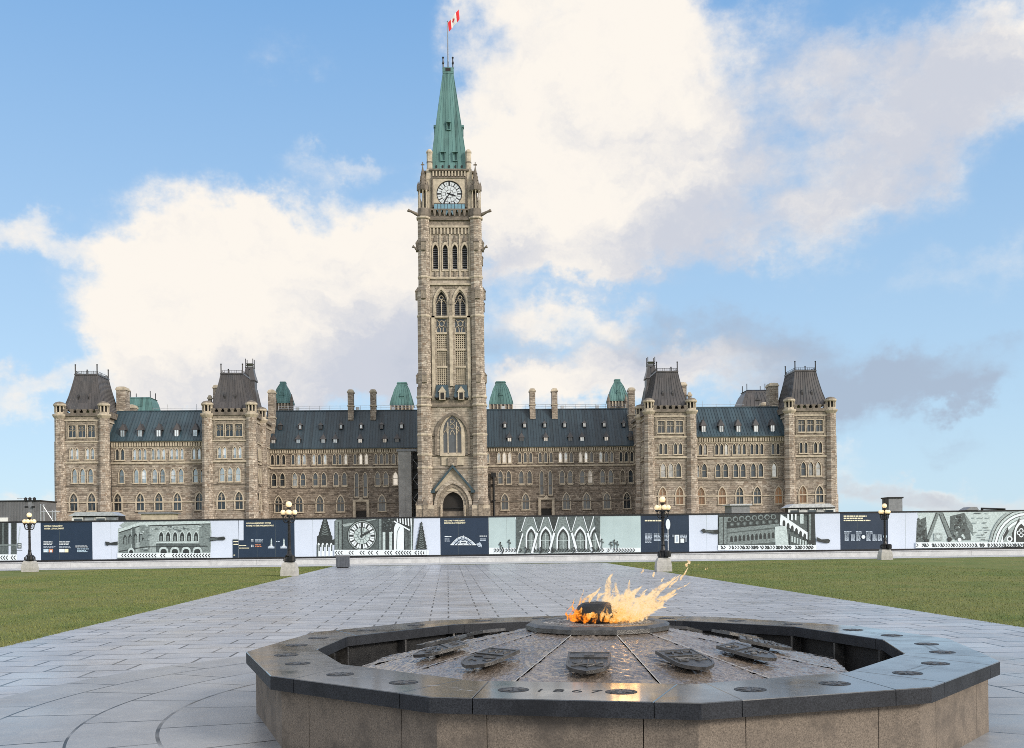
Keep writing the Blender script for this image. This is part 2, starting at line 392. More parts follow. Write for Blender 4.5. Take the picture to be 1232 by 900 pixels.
def ringm():
    m, g = mat('ring_pavers', rough=.45)
    o = g.obj(); x, y, z = g.sep(o)
    r = g.math('POWER', g.math('ADD', g.math('MULTIPLY', x, x), g.math('MULTIPLY', y, y)), .5)
    a = g.math('ARCTAN2', y, x)
    line = None
    for rad, wd in ((4.15, .016), (4.85, .012), (5.68, .013)):
        q = g.math('LESS_THAN', g.math('ABSOLUTE', g.math('SUBTRACT', r, rad)), wd)
        line = q if line is None else g.math('MAXIMUM', line, q)
    band = g.math('ADD', g.math('GREATER_THAN', r, 4.15), g.math('ADD', g.math('GREATER_THAN', r, 4.85), g.math('GREATER_THAN', r, 5.68)))
    cnt = g.math('MULTIPLY', 24, 1)
    ph = g.math('FRACT', g.math('ADD', g.math('MULTIPLY', a, 24/(2*PI)), g.math('ADD', .5, g.math('MULTIPLY', band, .37))))
    rad_l = g.math('LESS_THAN', g.math('ABSOLUTE', g.math('SUBTRACT', ph, .5)), g.math('DIVIDE', .05, r))
    line = g.math('MAXIMUM', line, rad_l)
    n = g.noise(o, .9, 6, .65); n2 = g.noise(o, 45, 3, .7); n3 = g.noise(o, 4, 5, .7)
    cell = g.n.new('ShaderNodeTexWhiteNoise'); cell.noise_dimensions = '2D'
    g.put(cell.inputs['Vector'], g.comb(band, g.math('FLOOR', g.math('ADD', g.math('MULTIPLY', a, 24/(2*PI)), g.math('MULTIPLY', band, .37))), 0))
    c = g.mix(cell.outputs['Value'], (.22, .23, .25), (.31, .32, .34))
    c = g.mix(g.math('MULTIPLY', g.rmap(n, .35, .65), .6), c, (.14, .145, .16))
    c = g.mix(g.math('MULTIPLY', g.rmap(n3, .48, .66), .4), c, (.40, .40, .40))
    c = g.mix(.25, c, g.mix(n2, (.08, .08, .08), (.7, .7, .7)))
    c = g.mix(g.math('MULTIPLY', line, g.rmap(g.noise(o, 1.3, 2), .3, .5)), c, (.012, .012, .014))
    g.put(g.b.inputs['Base Color'], c)
    g.put(g.b.inputs['Roughness'], g.rmap(g.noise(o, 1.0, 5, .6), .3, .7, .25, .5))
    g.put(g.b.inputs['Normal'], g.bump(g.math('ADD', g.math('MULTIPLY', line, -1), g.math('MULTIPLY', g.noise(o, 9, 5, .7), .4)), .35, .02))
    return m
M['ring'] = ringm()
M['concrete'] = vary('pale_concrete', (.52, .53, .54), .18, 2.0, .75, bump=.2)
M['concrete_path'] = vary('pale_concrete_walk', (.46, .47, .49), .15, 1.0, .6, bump=.2)
# one sheet to the horizon
b = MB().use(M['grass']); b.add([(-1500, -300, 0), (1500, -300, 0), (1500, 2200, 0), (-1500, 2200, 0)], [(0, 1, 2, 3)])
tag(b.build('ground'), kind='structure')
def lw(Y): return -8.0-(Y-15.6)*AXP-.02
def rw(Y): return 8.6-(Y-16.9)*AXP
b = MB().use(M['paver'])
YE = 61.8
pts = [(lw(-20), -20), (rw(-20), -20), (rw(YE), YE), (lw(YE), YE)]
b.add([(x_, y_, .004) for x_, y_ in pts], [(0, 1, 2, 3)])
tag(b.build('plaza'), kind='structure')
b = MB().use(M['ring'])
n_ = 96
vs = [(0, 0, 0)]+[(6.35*math.cos(2*PI*i/n_), 6.35*math.sin(2*PI*i/n_), 0) for i in range(n_)]
b.add(vs, [(0, 1+i, 1+(i+1) % n_) for i in range(n_)])
tag(b.build('ring_pavement', None, (FC[0], FC[1], .008)), kind='structure')
# hoarding frame of reference: x along the wall, y back, z up
AL = 0.045
HO = (-0.3, 67.9)
HX = Vector((math.cos(AL), math.sin(AL))); HYv = Vector((-math.sin(AL), math.cos(AL)))
def hw(sx, ty): v = Vector(HO)+HX*sx+HYv*ty; return v.x, v.y
b = MB().use(M['concrete_path'])
q = [hw(-160, -6.2), hw(160, -4.4), hw(160, .3), hw(-160, .3)]
b.add([(a_[0], a_[1], .012) for a_ in q], [(0, 1, 2, 3)])
tag(b.build('path'), kind='structure')
# grass blades along the near lawn so the turf has a real edge
def blades():
    rng = np.random.default_rng(3); N = 170000
    side = rng.random(N) < .6
    d = 13+rng.random(N)**1.7*48
    wv_ = rng.random(N)**1.3*14+.0
    xl = -8.0-(d-15.6)*AXP-.02-wv_+.03; xr = 8.6-(d-16.9)*AXP+wv_-.03
    X = np.where(side, xl, xr)
    h = .018+.03*rng.random(N); a = rng.random(N)*2*PI; wd = .004+.006*rng.random(N)*d/20
    lx, ly = rng.normal(0, .016, N), rng.normal(0, .016, N)
    v0 = np.stack([X-np.cos(a)*wd, d-np.sin(a)*wd, np.zeros(N)], 1); v1 = np.stack([X+np.cos(a)*wd, d+np.sin(a)*wd, np.zeros(N)], 1)
    v2 = np.stack([X+lx, d+ly, h], 1)
    V = np.stack([v0, v1, v2], 1).reshape(-1, 3)
    me = bpy.data.meshes.new('grass'); me.vertices.add(3*N); me.vertices.foreach_set('co', V.ravel())
    me.loops.add(3*N); me.loops.foreach_set('vertex_index', np.arange(3*N, dtype=np.int32))
    me.polygons.add(N); me.polygons.foreach_set('loop_start', np.arange(0, 3*N, 3, dtype=np.int32)); me.polygons.foreach_set('loop_total', np.full(N, 3, dtype=np.int32))
    me.update(); me.validate()
    m, g = mat('grass_blade', rough=.8, spec=.2); o = g.obj()
    n = g.noise(o, .9, 7, .72); n2 = g.noise(o, 60, 2); n4 = g.noise(o, .22, 6, .65)
    c = g.mix(g.rmap(n, .3, .7), (.092, .138, .036), (.185, .225, .07)); c = g.mix(g.math('MULTIPLY', g.rmap(n4, .42, .62), .6), c, (.22, .21, .08)); c = g.mix(g.rmap(n2, .5, .7), c, (.24, .225, .095))
    g.put(g.b.inputs['Base Color'], c); me.materials.append(m)
    tag(link('grass', me), 'short green blades of turf along the lawn edges beside the paved walk', 'grass', kind='stuff')
blades()

# ------------------------------------------------------------------ parliament building
BY = 172.0; BX = (545.7-616)/F_PX*BY
build = thing('parliament_building', 'long gothic revival stone parliament building with dark metal roofs behind the hoarding', 'building', (BX, BY, 0), AL)
def fac(px, py, t=0.0):
    a, b_ = ray(px, py); c, s_ = math.cos(AL), math.sin(AL)
    Y = (t+BY*c-BX*s_)/(c-a*s_); X = a*Y
    return (X-BX)*c+(Y-BY)*s_, HC+b_*Y
ZB = 3.5
# terrace the building stands on (behind the hoarding)
b = MB().use(M['rubble']); b.box(-80, 80, -12, 60, 0, ZB)
tag(b.build('terrace', None, (BX, BY, 0), AL), kind='structure')

def win_mesh(kind, w_, h, mullions=1, pointed=True, fr=.14, proud=.12, deep=.17):
    """stone surround + tracery (frame) and glazing (pane); origin at sill centre on the wall face"""
    out = arch(0, -.0, w_+2*fr, h+fr*1.3, pointed) if kind != 'square' else rect(-w_/2-fr, w_/2+fr, -.0, h+fr)
    inn = arch(0, .06, w_, h-.06, pointed) if kind != 'square' else rect(-w_/2, w_/2, .06, h)
    fme = holed(out, [inn], -proud, .0, M['trim'])
    b = MB().use(M['trim'])
    b.box(-w_/2-fr-.06, w_/2+fr+.06, -proud-.08, .0, -.16, .0)            # sill
    for i in range(mullions):
        x_ = -w_/2+w_*(i+1)/(mullions+1)
        top = h*.97 if (kind == 'square' or abs(x_) < .05) else h*.8
        b.box(x_-.035, x_+.035, .06, deep-.02, .06, top)
    if kind == 'ground':
        zt = h*.62
        for sgn in (-1, 1):
            b.tube([(sgn*w_/2, .15, zt*.95), (sgn*w_*.40, .15, zt+.25), (sgn*w_*.25, .15, zt+.42), (sgn*w_*.08, .15, zt+.2), (0, .15, zt*.9)], .035, 4)
        b.tube([(.22*math.cos(i*PI/4), .15, h*.80+.22*math.sin(i*PI/4)) for i in range(9)], .03, 4)
    if kind == 'square':
        b.box(-w_/2, w_/2, .06, deep-.02, h*.60, h*.64)
        for sgn in (-1, 1):
            b.tube([(sgn*w_*.25+.2*math.cos(i*PI/3), .15, h*.82+.2*math.sin(i*PI/3)) for i in range(7)], .03, 4)
            b.tube([(sgn*w_*.48, .15, h*.45), (sgn*w_*.25, .15, h*.62), (0, .15, h*.45)], .03, 4)
    if kind == 'mid':
        b.box(-w_/2, w_/2, .10, deep-.02, h*.5, h*.53)
    me2 = b.mesh('tmp')
    import bmesh
    bm = bmesh.new(); bm.from_mesh(fme); bm.from_mesh(me2); f2 = bpy.data.meshes.new(kind+'_frame'); bm.to_mesh(f2); bm.free()
    f2.materials.append(M['trim'])
    panes = {}
    pts = arch(0, .04, w_+.04, h, pointed) if kind != 'square' else rect(-w_/2-.02, w_/2+.02, .04, h+.02)
    for pm in ('glass', 'glass_sky', 'pale_pane', 'glass_warm'):
        p = MB().use(M[pm]); p.add([(x_, deep, z_) for x_, z_ in pts], [tuple(range(len(pts)))])
        if pm == 'pale_pane':
            p.use(M['glass_sky']); p.add([(x_, deep-.01, min(z_, h*.30)) for x_, z_ in rect(-w_/2, w_/2, .04, h*.30)], [(0, 1, 2, 3)])
        panes[pm] = p.mesh(kind+'_pane_'+pm)
    hole = (lambda x_, z_: [(x_+a, z_+c) for a, c in (arch(0, .02, w_+.02, h, pointed) if kind != 'square' else rect(-w_/2-.01, w_/2+.01, .02, h+.01))])
    return f2, panes, hole
WT = {'lancet_window': win_mesh('lancet', .52, 1.9, 0),
      'arched_window': win_mesh('mid', .80, 2.4, 0),
      'tracery_window': win_mesh('ground', 1.22, 2.95, 1, fr=.2, proud=.14),
      'square_window': win_mesh('square', 1.16, 2.05, 1, fr=.12),
      'tall_window': win_mesh('tall', .62, 4.45, 0)}
def put_window(parent, kind, s, t, z, rz=0.0, pane='glass'):
    f2, panes, hole = WT[kind]
    o = link(kind, f2, parent, (s, t, z), rz); link('pane', panes[pane], o)
    return hole(s, z)
def pick(*pairs):
    r_ = R.random(); acc = 0
    for p_, n_ in pairs:
        acc += p_
        if r_ < acc: return n_
    return pairs[-1][1]

def corbel_course(b, s0, s1, t, z0, z1, step=.5, axis='s'):
    """arcaded corbel table below an eave"""
    n_ = int(abs(s1-s0)/step)
    for i in range(n_):
        a = s0+(s1-s0)*(i+.5)/n_
        if axis == 's': b.box(a-.13, a+.13, t-.26, t, z0, z1)
        else: b.box(t-.26 if t > 0 else t, t if t > 0 else t+.26, a-.13, a+.13, z0, z1)

BAY_W = [42.8, 46.5, 49.58, 52.66, 56.38]
BAY_I = [32.15, 28.4, 24.62, 20.85, 17.08, 13.27, 9.4]
TI = 14.0
walls = MB()
for sg in (-1, 1):
    litside = sg > 0
    # ---- outer wing wall (t = 0) between the pavilions
    holes = []
    for i, s in enumerate(BAY_W):
        s *= sg
        pw = pick((.5, 'glass_warm'), (.5, 'glass')) if litside else 'glass'
        holes.append(put_window(build, 'tracery_window', s, 0, 6.95, pane=pw))
        for d in (-.65, .65):
            if i == 4 and d*sg > 0: continue
            holes.append(put_window(build, 'arched_window', s+d, 0, 11.6, pane=pick((.5, 'glass_sky'), (.2, 'pale_pane'), (.3, 'glass')) if not litside else pick((.25, 'glass_sky'), (.75, 'glass'))))
        for d in (-.87, 0, .87):
            if i == 4 and d*sg > 0: continue
            holes.append(put_window(build, 'lancet_window', s+d, 0, 15.5, pane='pale_pane' if (not litside and i != 4) else pick((.7, 'glass'), (.3, 'glass_sky'))))
    wl = link('wall', holed([(sg*41.2, ZB), (sg*57.4, ZB), (sg*57.4, 18.7), (sg*41.2, 18.7)], holes, 0, .5, M['rubble']), build)
    b = MB().use(M['trim'])
    x0, x1 = sorted((sg*41.2, sg*57.4))
    b.box(x0, x1, -.16, -.003, 8.28, 8.5); b.box(x0, x1, -.2, -.003, 14.85, 15.15); b.box(x0, x1, -.1, -.003, 17.55, 17.75)
    b.box(x0, x1, -.34, -.003, 18.45, 18.72); b.use(M['trim_dark']); b.box(x0, x1, -.05, -.003, 17.75, 18.45); b.box(x0, x1, -.12, -.003, 11.1, 11.28)
    b.use(M['trim']); corbel_course(b, x0, x1, -.05, 17.78, 18.43, .42)
    b.build('string_course', wl)
    # ---- inner wall (t = TI)
    holes = []
    for i, s in enumerate(BAY_I):
        s *= sg
        if sg < 0 and i == 6: s = -10.0
        dim = lambda: pick((.62, 'glass'), (.28, 'glass_sky'), (.10, 'pale_pane'))
        if i == 4:
            for d in (-.78, .78): holes.append(put_window(build, 'tall_window', s+d, TI, 9.5, pane='glass'))
        else:
            if not (sg < 0 and i == 6): holes.append(put_window(build, 'tracery_window', s, TI, 6.8, pane='glass'))
            for d in (-.76, .76): holes.append(put_window(build, 'arched_window', s+d, TI, 11.6, pane=dim()))
        for d in (-1.02, 0, 1.02): holes.append(put_window(build, 'lancet_window', s+d, TI, 15.5, pane=pick((.45, 'glass'), (.4, 'glass_sky'), (.15, 'pale_pane')) if i else 'glass'))
    x0, x1 = sorted((sg*5.2, sg*34.0))
    holes.append(put_window(build, 'lancet_window', sg*6.3, TI, 15.5, pane='pale_pane'))
    s4 = sg*BAY_I[4]
    holes.append(rect(s4-.95, s4+.95, ZB+.02, 7.0))
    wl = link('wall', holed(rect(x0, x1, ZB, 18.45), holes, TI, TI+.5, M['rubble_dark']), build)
    b = MB().use(M['trim_dark']); b.box(x0, x1, TI-.16, TI-.003, 8.28, 8.5); b.box(x0, x1, TI-.1, TI-.003, 11.15, 11.3)
    b.use(M['trim']); b.box(x0, x1, TI-.18, TI-.003, 14.8, 15.06); b.box(x0, x1, TI-.1, TI-.003, 17.5, 17.66); b.box(x0, x1, TI-.34, TI-.003, 18.25, 18.47)
    corbel_course(b, x0, x1, TI-.04, 17.66, 18.25, .42)
    for s in BAY_I[:-1]:
        for d in (-.76, .76):
            if s != BAY_I[4]: b.box(sg*s+d-.5, sg*s+d+.5, TI-.2, TI-.16, 11.3, 11.55)
    b.build('string_course', wl)
    # doorcase below the tall windows
    b = MB().use(M['trim']); b.box(s4-1.5, s4+1.5, TI-.5, TI-.003, 8.6, 8.95); b.box(s4-1.5, s4-1.0, TI-.45, TI-.003, ZB, 8.6); b.box(s4+1.0, s4+1.5, TI-.45, TI-.003, ZB, 8.6)
    b.prism([(s4-.5, 8.95), (s4+.5, 8.95), (s4, 9.5)], TI-.4, TI-.003)
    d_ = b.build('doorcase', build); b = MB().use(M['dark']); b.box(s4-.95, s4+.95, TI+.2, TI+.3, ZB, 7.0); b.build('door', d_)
    # ---- roofs with standing seams
    def roof(x0, x1, t0, z0, t1, z1, m, name):
        b = MB().use(m)
        b.add([(x0, t0, z0), (x1, t0, z0), (x1, t1, z1), (x0, t1, z1), (x0, 2*t1-t0, z0), (x1, 2*t1-t0, z0)], [(0, 1, 2, 3), (3, 2, 5, 4), (0, 3, 4), (1, 5, 2)])
        n_ = int((x1-x0)/.52); dt, dz = t1-t0, z1-z0; L_ = math.hypot(dt, dz); nt, nz = -dz/L_*.07, dt/L_*.07
        for i in range(1, n_):
            x_ = x0+(x1-x0)*i/n_
            b.add([(x_-.025, t0, z0), (x_+.025, t0, z0), (x_+.025, t1, z1), (x_-.025, t1, z1), (x_-.025, t0+nt, z0+nz), (x_+.025, t0+nt, z0+nz), (x_+.025, t1+nt, z1+nz), (x_-.025, t1+nt, z1+nz)],
                  [(4, 5, 6, 7), (0, 4, 7, 3), (1, 2, 6, 5), (0, 1, 5, 4)])
        b.box(x0, x1, t0-.2, t0+.1, z0-.14, z0+.06); b.box(x0, x1, t1-.12, t1+.12, z1-.05, z1+.14)
        return b.build(name, build)
    xw = sorted((sg*41.0, sg*58.0)); xi = sorted((sg*5.0, sg*35.0))
    rw_ = roof(xw[0], xw[1], -.42, 18.75, 5.0, 24.35, M['roof_wing'], 'roof')
    ri_ = roof(xi[0], xi[1], TI-.42, 18.5, TI+5.0, 26.0, M['roof'], 'roof')
    def dormer(s, t, z, w_, h, rh, pane, deep=1.6):
        b = MB().use(M['mansard']); b.box(s-w_/2-.12, s+w_/2+.12, t, t+deep, z-.1, z+h+.05)
        b.rings([[(s-w_/2-.28, t-.16, z+h), (s+w_/2+.28, t-.16, z+h), (s+w_/2+.28, t+deep, z+h), (s-w_/2-.28, t+deep, z+h)], [(s-.04, t+.25, z+h+rh), (s+.04, t+.25, z+h+rh), (s+.04, t+deep, z+h+rh), (s-.04, t+deep, z+h+rh)]])
        b.tube([(s, t+.25, z+h+rh-.1), (s, t+.25, z+h+rh+.35)], .035, 4)
        o = b.build('dormer', build)
        p = MB().use(M[pane]); p.box(s-w_/2, s+w_/2, t-.03, t-.004, z+.05, z+h-.03); p.use(M['mansard']); p.box(s-.03, s+.03, t-.05, t-.032, z+.05, z+h-.03); p.build('pane', o)
    for s in (43.5, 46.6, 49.6, 52.7, 55.6):
        dormer(sg*s, .35, 19.45, .62, 1.15, 1.15, 'pale_pane')
    for px in (92, 242, 392, 465, 615, 763, 837):
        s, _ = fac(310+px/5, 530, TI); dormer(-sg*s, TI+.35, 19.2, .62, 1.0, .95, pick((.5, 'pale_pane'), (.3, 'glass_sky'), (.2, 'glass')))
    for px in (135, 255, 378, 500, 622, 745, 865):
        s, _ = fac(310+px/5, 510, TI+2); dormer(-sg*s, TI+2.05, 22.3, .36, .72, .5, pick((.7, 'pale_pane'), (.3, 'glass')), 1.2)

# ---- pavilions
def pavilion(sc, sg, inner):
    """square corner tower centred on s = sc, front face at t = -2"""
    hw_ = 3.55 if not inner else 3.6
    t0, t1 = -2.0, (6.5 if not inner else TI+1)
    side = -sg if True else sg                                       # side seen from the middle of the facade
    holes = []
    lit = sg > 0
    for d in (-1.46, 1.46): holes.append(put_window(build, 'tracery_window', sc+d, t0, 6.95, pane=pick((.6, 'glass_warm'), (.4, 'glass')) if lit else 'glass'))
    for d in (-1.31, 0, 1.31): holes.append(put_window(build, 'arched_window', sc+d, t0, 11.6, pane=pick((.5, 'glass_sky'), (.5, 'glass')) if lit else pick((.7, 'glass_sky'), (.3, 'pale_pane'))))
    for d in (-1.70, -.84, .84, 1.70): holes.append(put_window(build, 'lancet_window', sc+d, t0, 15.5, pane='glass' if lit else pick((.8, 'pale_pane'), (.2, 'glass'))))
    for d in (-1.56, 0, 1.56): holes.append(put_window(build, 'square_window', sc+d, t0, 19.15, pane='glass'))
    wl = link('wall', holed(rect(sc-hw_, sc+hw_, ZB, 22.9), holes, t0, t0+.5, M['rubble']), build)
    b = MB().use(M['rubble'])
    for s in (sc-hw_, sc+hw_):
        a, c = (s, s+.5) if s < sc else (s-.5, s)
        b.box(a, c, t0+.5, t1, ZB, 22.9)
    b.box(sc-hw_+.5, sc+hw_-.5, t1-.5, t1, ZB, 22.9)
    b.build('side_wall', wl)
    if inner:
        s_in = sc+side*hw_
        rz = PI/2 if side > 0 else -PI/2
        for tt in (3.0, 9.0):
            o_ = 0.02*side
            for kind, z_, offs in (('tracery_window', 6.95, (0,)), ('arched_window', 11.6, (-.7, .7)), ('lancet_window', 15.5, (-.87, 0, .87))):
                for d in offs:
                    f2, panes, hole = WT[kind]
                    o = link(kind, f2, build, (s_in+.3*side, tt+d, z_), rz); link('pane', panes['glass'], o)
                    bb = MB().use(M['rubble'])
    b = MB().use(M['trim'])
    def ring(z0_, z1_, e, m):
        b.use(m); x0, x1 = sc-hw_, sc+hw_
        b.box(x0-e, x1+e, t0-e, t0-.003, z0_, z1_)
        b.box(x0-e, x0-.003, t0, t1, z0_, z1_); b.box(x1+.003, x1+e, t0, t1, z0_, z1_)
    ring(8.28, 8.5, .16, M['trim']); ring(14.85, 15.15, .2, M['trim']); ring(18.35, 18.6, .16, M['trim']); ring(11.1, 11.26, .12, M['trim_dark']); ring(21.9, 22.15, .16, M['trim'])
    b.use(M['carve']); b.box(sc-hw_+.9, sc+hw_-.9, t0-.14, t0-.003, 22.15, 22.72)
    ring(22.72, 22.98, .34, M['trim_dark'])
    b.use(M['carve']); b.box(sc-2.5, sc+2.5, t0-.08, t0-.003, 21.42, 21.75); 
    for d in (-2.45, 2.45): b.box(sc+d-.15, sc+d+.15, t0-.12, t0-.003, 18.62, 21.88)
    b.build('string_course', wl)
    # pierced parapet
    b = MB().use(M['trim_dark'])
    for i in range(6):
        x_ = sc-2.6+5.2*i/5; b.box(x_-.22, x_+.22, t0-.3, t0+.2, 22.98, 23.6); b.box(x_-.3, x_+.3, t0-.36, t0+.2, 23.6, 23.85)
    b.box(sc-2.7, sc+2.7, t0-.28, t0+.1, 22.98, 23.25)
    for s in (sc-hw_, sc+hw_):
        for i in range(7):
            t_ = t0+1.6+(min(t1, 6.5)-t0-2)*i/6; b.box(s-.3, s+.3, t_-.25, t_+.25, 22.98, 23.75)
        b.box(s-.25, s+.25, t0+1, t1, 22.98, 23.25)
    b.build('parapet', build)
    # corner piers rising into round turrets
    for s in (sc-hw_-.05, sc+hw_+.05):
        for t_, full in ((t0+.1, True), (min(t1, 6.5)-.1, False)):
            b = MB().use(M['tower_rough'])
            r0 = .95
            if full or inner:
                b.lathe(s, t_, [(r0+.15, ZB), (r0+.15, 8.3), (r0, 8.5), (r0, 14.85), (r0-.04, 15.1), (r0-.04, 18.4), (r0-.1, 18.6), (r0-.1, 22.3)], 8, PI/8)
            b.use(M['trim']); b.lathe(s, t_, [(r0-.1, 22.3), (r0+.22, 22.75), (r0+.22, 23.0), (r0-.12, 23.1), (r0-.12, 23.35)], 12)
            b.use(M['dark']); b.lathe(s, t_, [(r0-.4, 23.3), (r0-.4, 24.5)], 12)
            b.use(M['trim'])
            for i in range(8):
                a = PI/8+i*PI/4; b.lathe(s+(r0-.2)*math.cos(a), t_+(r0-.2)*math.sin(a), [(.13, 23.35), (.11, 24.2), (.2, 24.4)], 6)
            b.lathe(s, t_, [(r0-.02, 24.35), (r0+.08, 24.5), (r0+.05, 24.75)], 12); b.use(M['trim_dark']); b.lathe(s, t_, [(r0, 24.75), (r0*.75, 25.0), (r0*.3, 25.15), (.05, 25.2)], 12)
            b.build('turret', build)
    # quoins and drain lines
    # mansard roof: concave flare
    tc_ = t0+4.9; hd = 4.4
    prof = [(3.35, hd, 23.9), (3.3, hd-.05, 24.1), (2.95, hd-.45, 25.0), (2.62, hd-.85, 26.2), (2.3, hd-1.2, 27.6), (2.03, hd-1.5, 28.9), (1.85, hd-1.7, 29.9)]
    b = MB().use(M['mansard']); b.frustum(sc, tc_, prof)
    for face in range(4):
        nn = 11
        for i in range(nn+1):
            q = -1+2*i/nn; pts = []
            for a, d, z_ in prof:
                off = .02
                p = {0: (sc+q*a, tc_-d-off), 1: (sc+q*a, tc_+d+off), 2: (sc-a-off, tc_+q*d), 3: (sc+a+off, tc_+q*d)}[face]
                pts.append((p[0], p[1], z_))
            b.tube(pts, .045, 4)
    b.box(sc-1.95, sc+1.95, tc_-2.8, tc_+2.8, 29.9, 30.15)
    rf = b.build('mansard_roof', build)
    b = MB().use(M['iron'])
    for i in range(4):
        c0 = [(-1.8, -2.65), (1.8, -2.65), (1.8, 2.65), (-1.8, 2.65)]; p, q = c0[i], c0[(i+1) % 4]
        n_ = 9
        for zz in (30.3, 30.55): b.tube([(sc+p[0], tc_+p[1], zz), (sc+q[0], tc_+q[1], zz)], .03, 4)
        for j in range(n_):
            f_ = (j+.5)/n_; x_, y_ = p[0]+(q[0]-p[0])*f_, p[1]+(q[1]-p[1])*f_; b.tube([(sc+x_, tc_+y_, 30.15), (sc+x_, tc_+y_, 30.62)], .03, 4)
        b.tube([(sc+p[0], tc_+p[1], 29.8), (sc+p[0], tc_+p[1], 31.6)], .10, 6); b.ball((sc+p[0], tc_+p[1], 31.65), .14, 6, 4)
    b.build('cresting', rf)
    for d in (-.95, .75):
        dz = 25.6; b = MB().use(M['mansard']); tt = tc_-hd+.55
        b.box(sc+d-.16, sc+d+.16, tt+.1, tt+1, dz, dz+.55); b.prism([(sc+d-.2, dz+.55), (sc+d+.2, dz+.55), (sc+d, dz+.95)], tt+.06, tt+1.0); b.use(M['dark']); b.box(sc+d-.09, sc+d+.09, tt+.08, tt+.098, dz+.08, dz+.5)
        o = b.build('roof_vent', build)
for sg in (-1, 1):
    pavilion(sg*61.45, sg, False); pavilion(sg*37.2, sg, True)

def chimney(s, t, w_, d, z0, z1, name='chimney'):
    b = MB().use(M['rubble']); b.box(s-w_/2, s+w_/2, t-d/2, t+d/2, z0, z1-.7)
    b.use(M['trim']); b.box(s-w_/2-.12, s+w_/2+.12, t-d/2-.12, t+d/2+.12, z1-.7, z1-.45); b.frustum(s, t, [(w_/2+.02, d/2+.02, z1-.45), (w_/2-.05, d/2-.05, z1-.15), (w_/4, d/4, z1)])
    b.box(s-w_/2-.1, s+w_/2+.1, t-d/2-.1, t+d/2+.1, z0+(z1-z0)*.45, z0+(z1-z0)*.45+.18)
    return b.build('chimney', build)
for sg in (-1, 1):
    chimney(sg*57.6, 6.8, 1.6, 2.2, 18, 28.9)
    chimney(sg*19.2, TI+4.2, 1.05, 1.5, 24, 29.9); chimney(sg*15.0, TI+4.2, 1.05, 1.5, 24, 29.9)
    chimney(sg*33.6, TI+2.5, 1.15, 1.6, 20, 29.7)
    chimney(sg*41.6, 8.5, 1.3, 1.5, 22, 29.4); chimney(sg*42.6, 7.0, .6, .6, 22, 27.4)
    # slim roof tower behind each inner pavilion
    s, t = sg*33.9, 10.5
    s = sg*36.3
    b = MB().use(M['mansard']); b.frustum(s, t, [(2.3, 2.3, 23.8), (1.9, 1.9, 25.0), (1.5, 1.5, 26.7), (1.1, 1.1, 28.9), (1.0, 1.0, 29.0), (1.0, 1.0, 30.2), (1.2, 1.2, 30.3), (1.12, 1.12, 30.6), (.85, .85, 31.6), (.68, .68, 32.6), (.76, .76, 32.75)])
    for a, c in ((-1, -1), (1, -1), (1, 1), (-1, 1)):
        b.tube([(s+a*.64, t+c*.64, 32.6), (s+a*.64, t+c*.64, 34.3)], .08, 5)
    for zz in (33.1, 33.4): b.frustum(s, t, [(.66, .66, zz), (.66, .66, zz+.06)])
    b.build('roof_tower', build)
# green copper roofs showing over the ridge
def copper_roof(px0, px1, py0, py1, pt0, pt1, t, mans=True, m='copper', fin=0):
    s0, zb = fac(px0, py1, t); s1, _ = fac(px1, py1, t); _, zt = fac((px0+px1)/2, py0, t); a0, _ = fac(pt0, py0, t); a1, _ = fac(pt1, py0, t)
    sc, hb, ht = (s0+s1)/2, (s1-s0)/2, (a1-a0)/2
    b = MB().use(M['trim_dark']); b.box(sc-hb+.1, sc+hb-.1, t-hb+.1, t+hb-.1, 20, zb)
    for i in range(7):
        x_ = sc-hb+2*hb*i/6; b.use(M['trim']); b.box(x_-.12, x_+.12, t-hb-.1, t-hb+.1, zb-1.1, zb)
    b.use(M[m]); h = zt-zb
    prof = [(hb+.15, zb), (hb+.1, zb+.08*h), (hb*.86+ht*.14, zb+.3*h), (hb*.42+ht*.58, zb+.66*h), (ht, zt-.12*h), (ht*.98, zt-.06*h), (ht*1.06, zt-.05*h), (ht*.9, zt)]
    b.frustum(sc, t, [(a, a, z_) for a, z_ in prof])
    for i in range(9):
        q = -1+2*i/8; b.tube([(sc+q*a, t-a-.02, z_) for a, z_ in prof[:5]], .05, 4)
    b.box(sc-.35, sc+.35, t-hb*.95, t-hb*.4, zb+.16*h, zb+.36*h); b.prism([(sc-.5, zb+.36*h), (sc+.5, zb+.36*h), (sc, zb+.52*h)], t-hb, t-hb*.3)
    for i in range(fin):
        for sgn in (-1, 1):
            b.use(M['iron']); b.tube([(sc+sgn*ht*.9, t+(-1, 1)[i % 2]*ht*.8, zt-.2), (sc+sgn*ht*.9, t+(-1, 1)[i % 2]*ht*.8, zt+1.2)], .08, 5)
    return b.build('copper_roof', build)
copper_roof(471, 497.5, 460.5, 489, 478, 490, 30)
copper_roof(589, 615.8, 459.5, 488, 596, 608, 30)
copper_roof(330, 352, 459.5, 486.5, 338, 345, 32)
copper_roof(731.5, 754, 456.5, 484, 739.5, 746.5, 32)
copper_roof(156, 189, 479.5, 497, 160, 186, 22, fin=2)
copper_roof(888, 926, 470.5, 492, 894, 918, 24, m='mansard', fin=2)
for px in (331, 351, 732, 753):
    s, z_ = fac(px, 484, 29); b = MB().use(M['trim_dark']); b.lathe(s, 29, [(.3, 20), (.3, z_), (.38, z_+.2), (.05, z_+1.6)], 8); b.build('pinnacle', build)
s, z_ = fac(157, 487, 12); chimney(s, 12, 2.1, 1.4, 20, z_)
s, z_ = fac(921, 484, 12); chimney(s, 12, 2.0, 1.4, 20, z_)
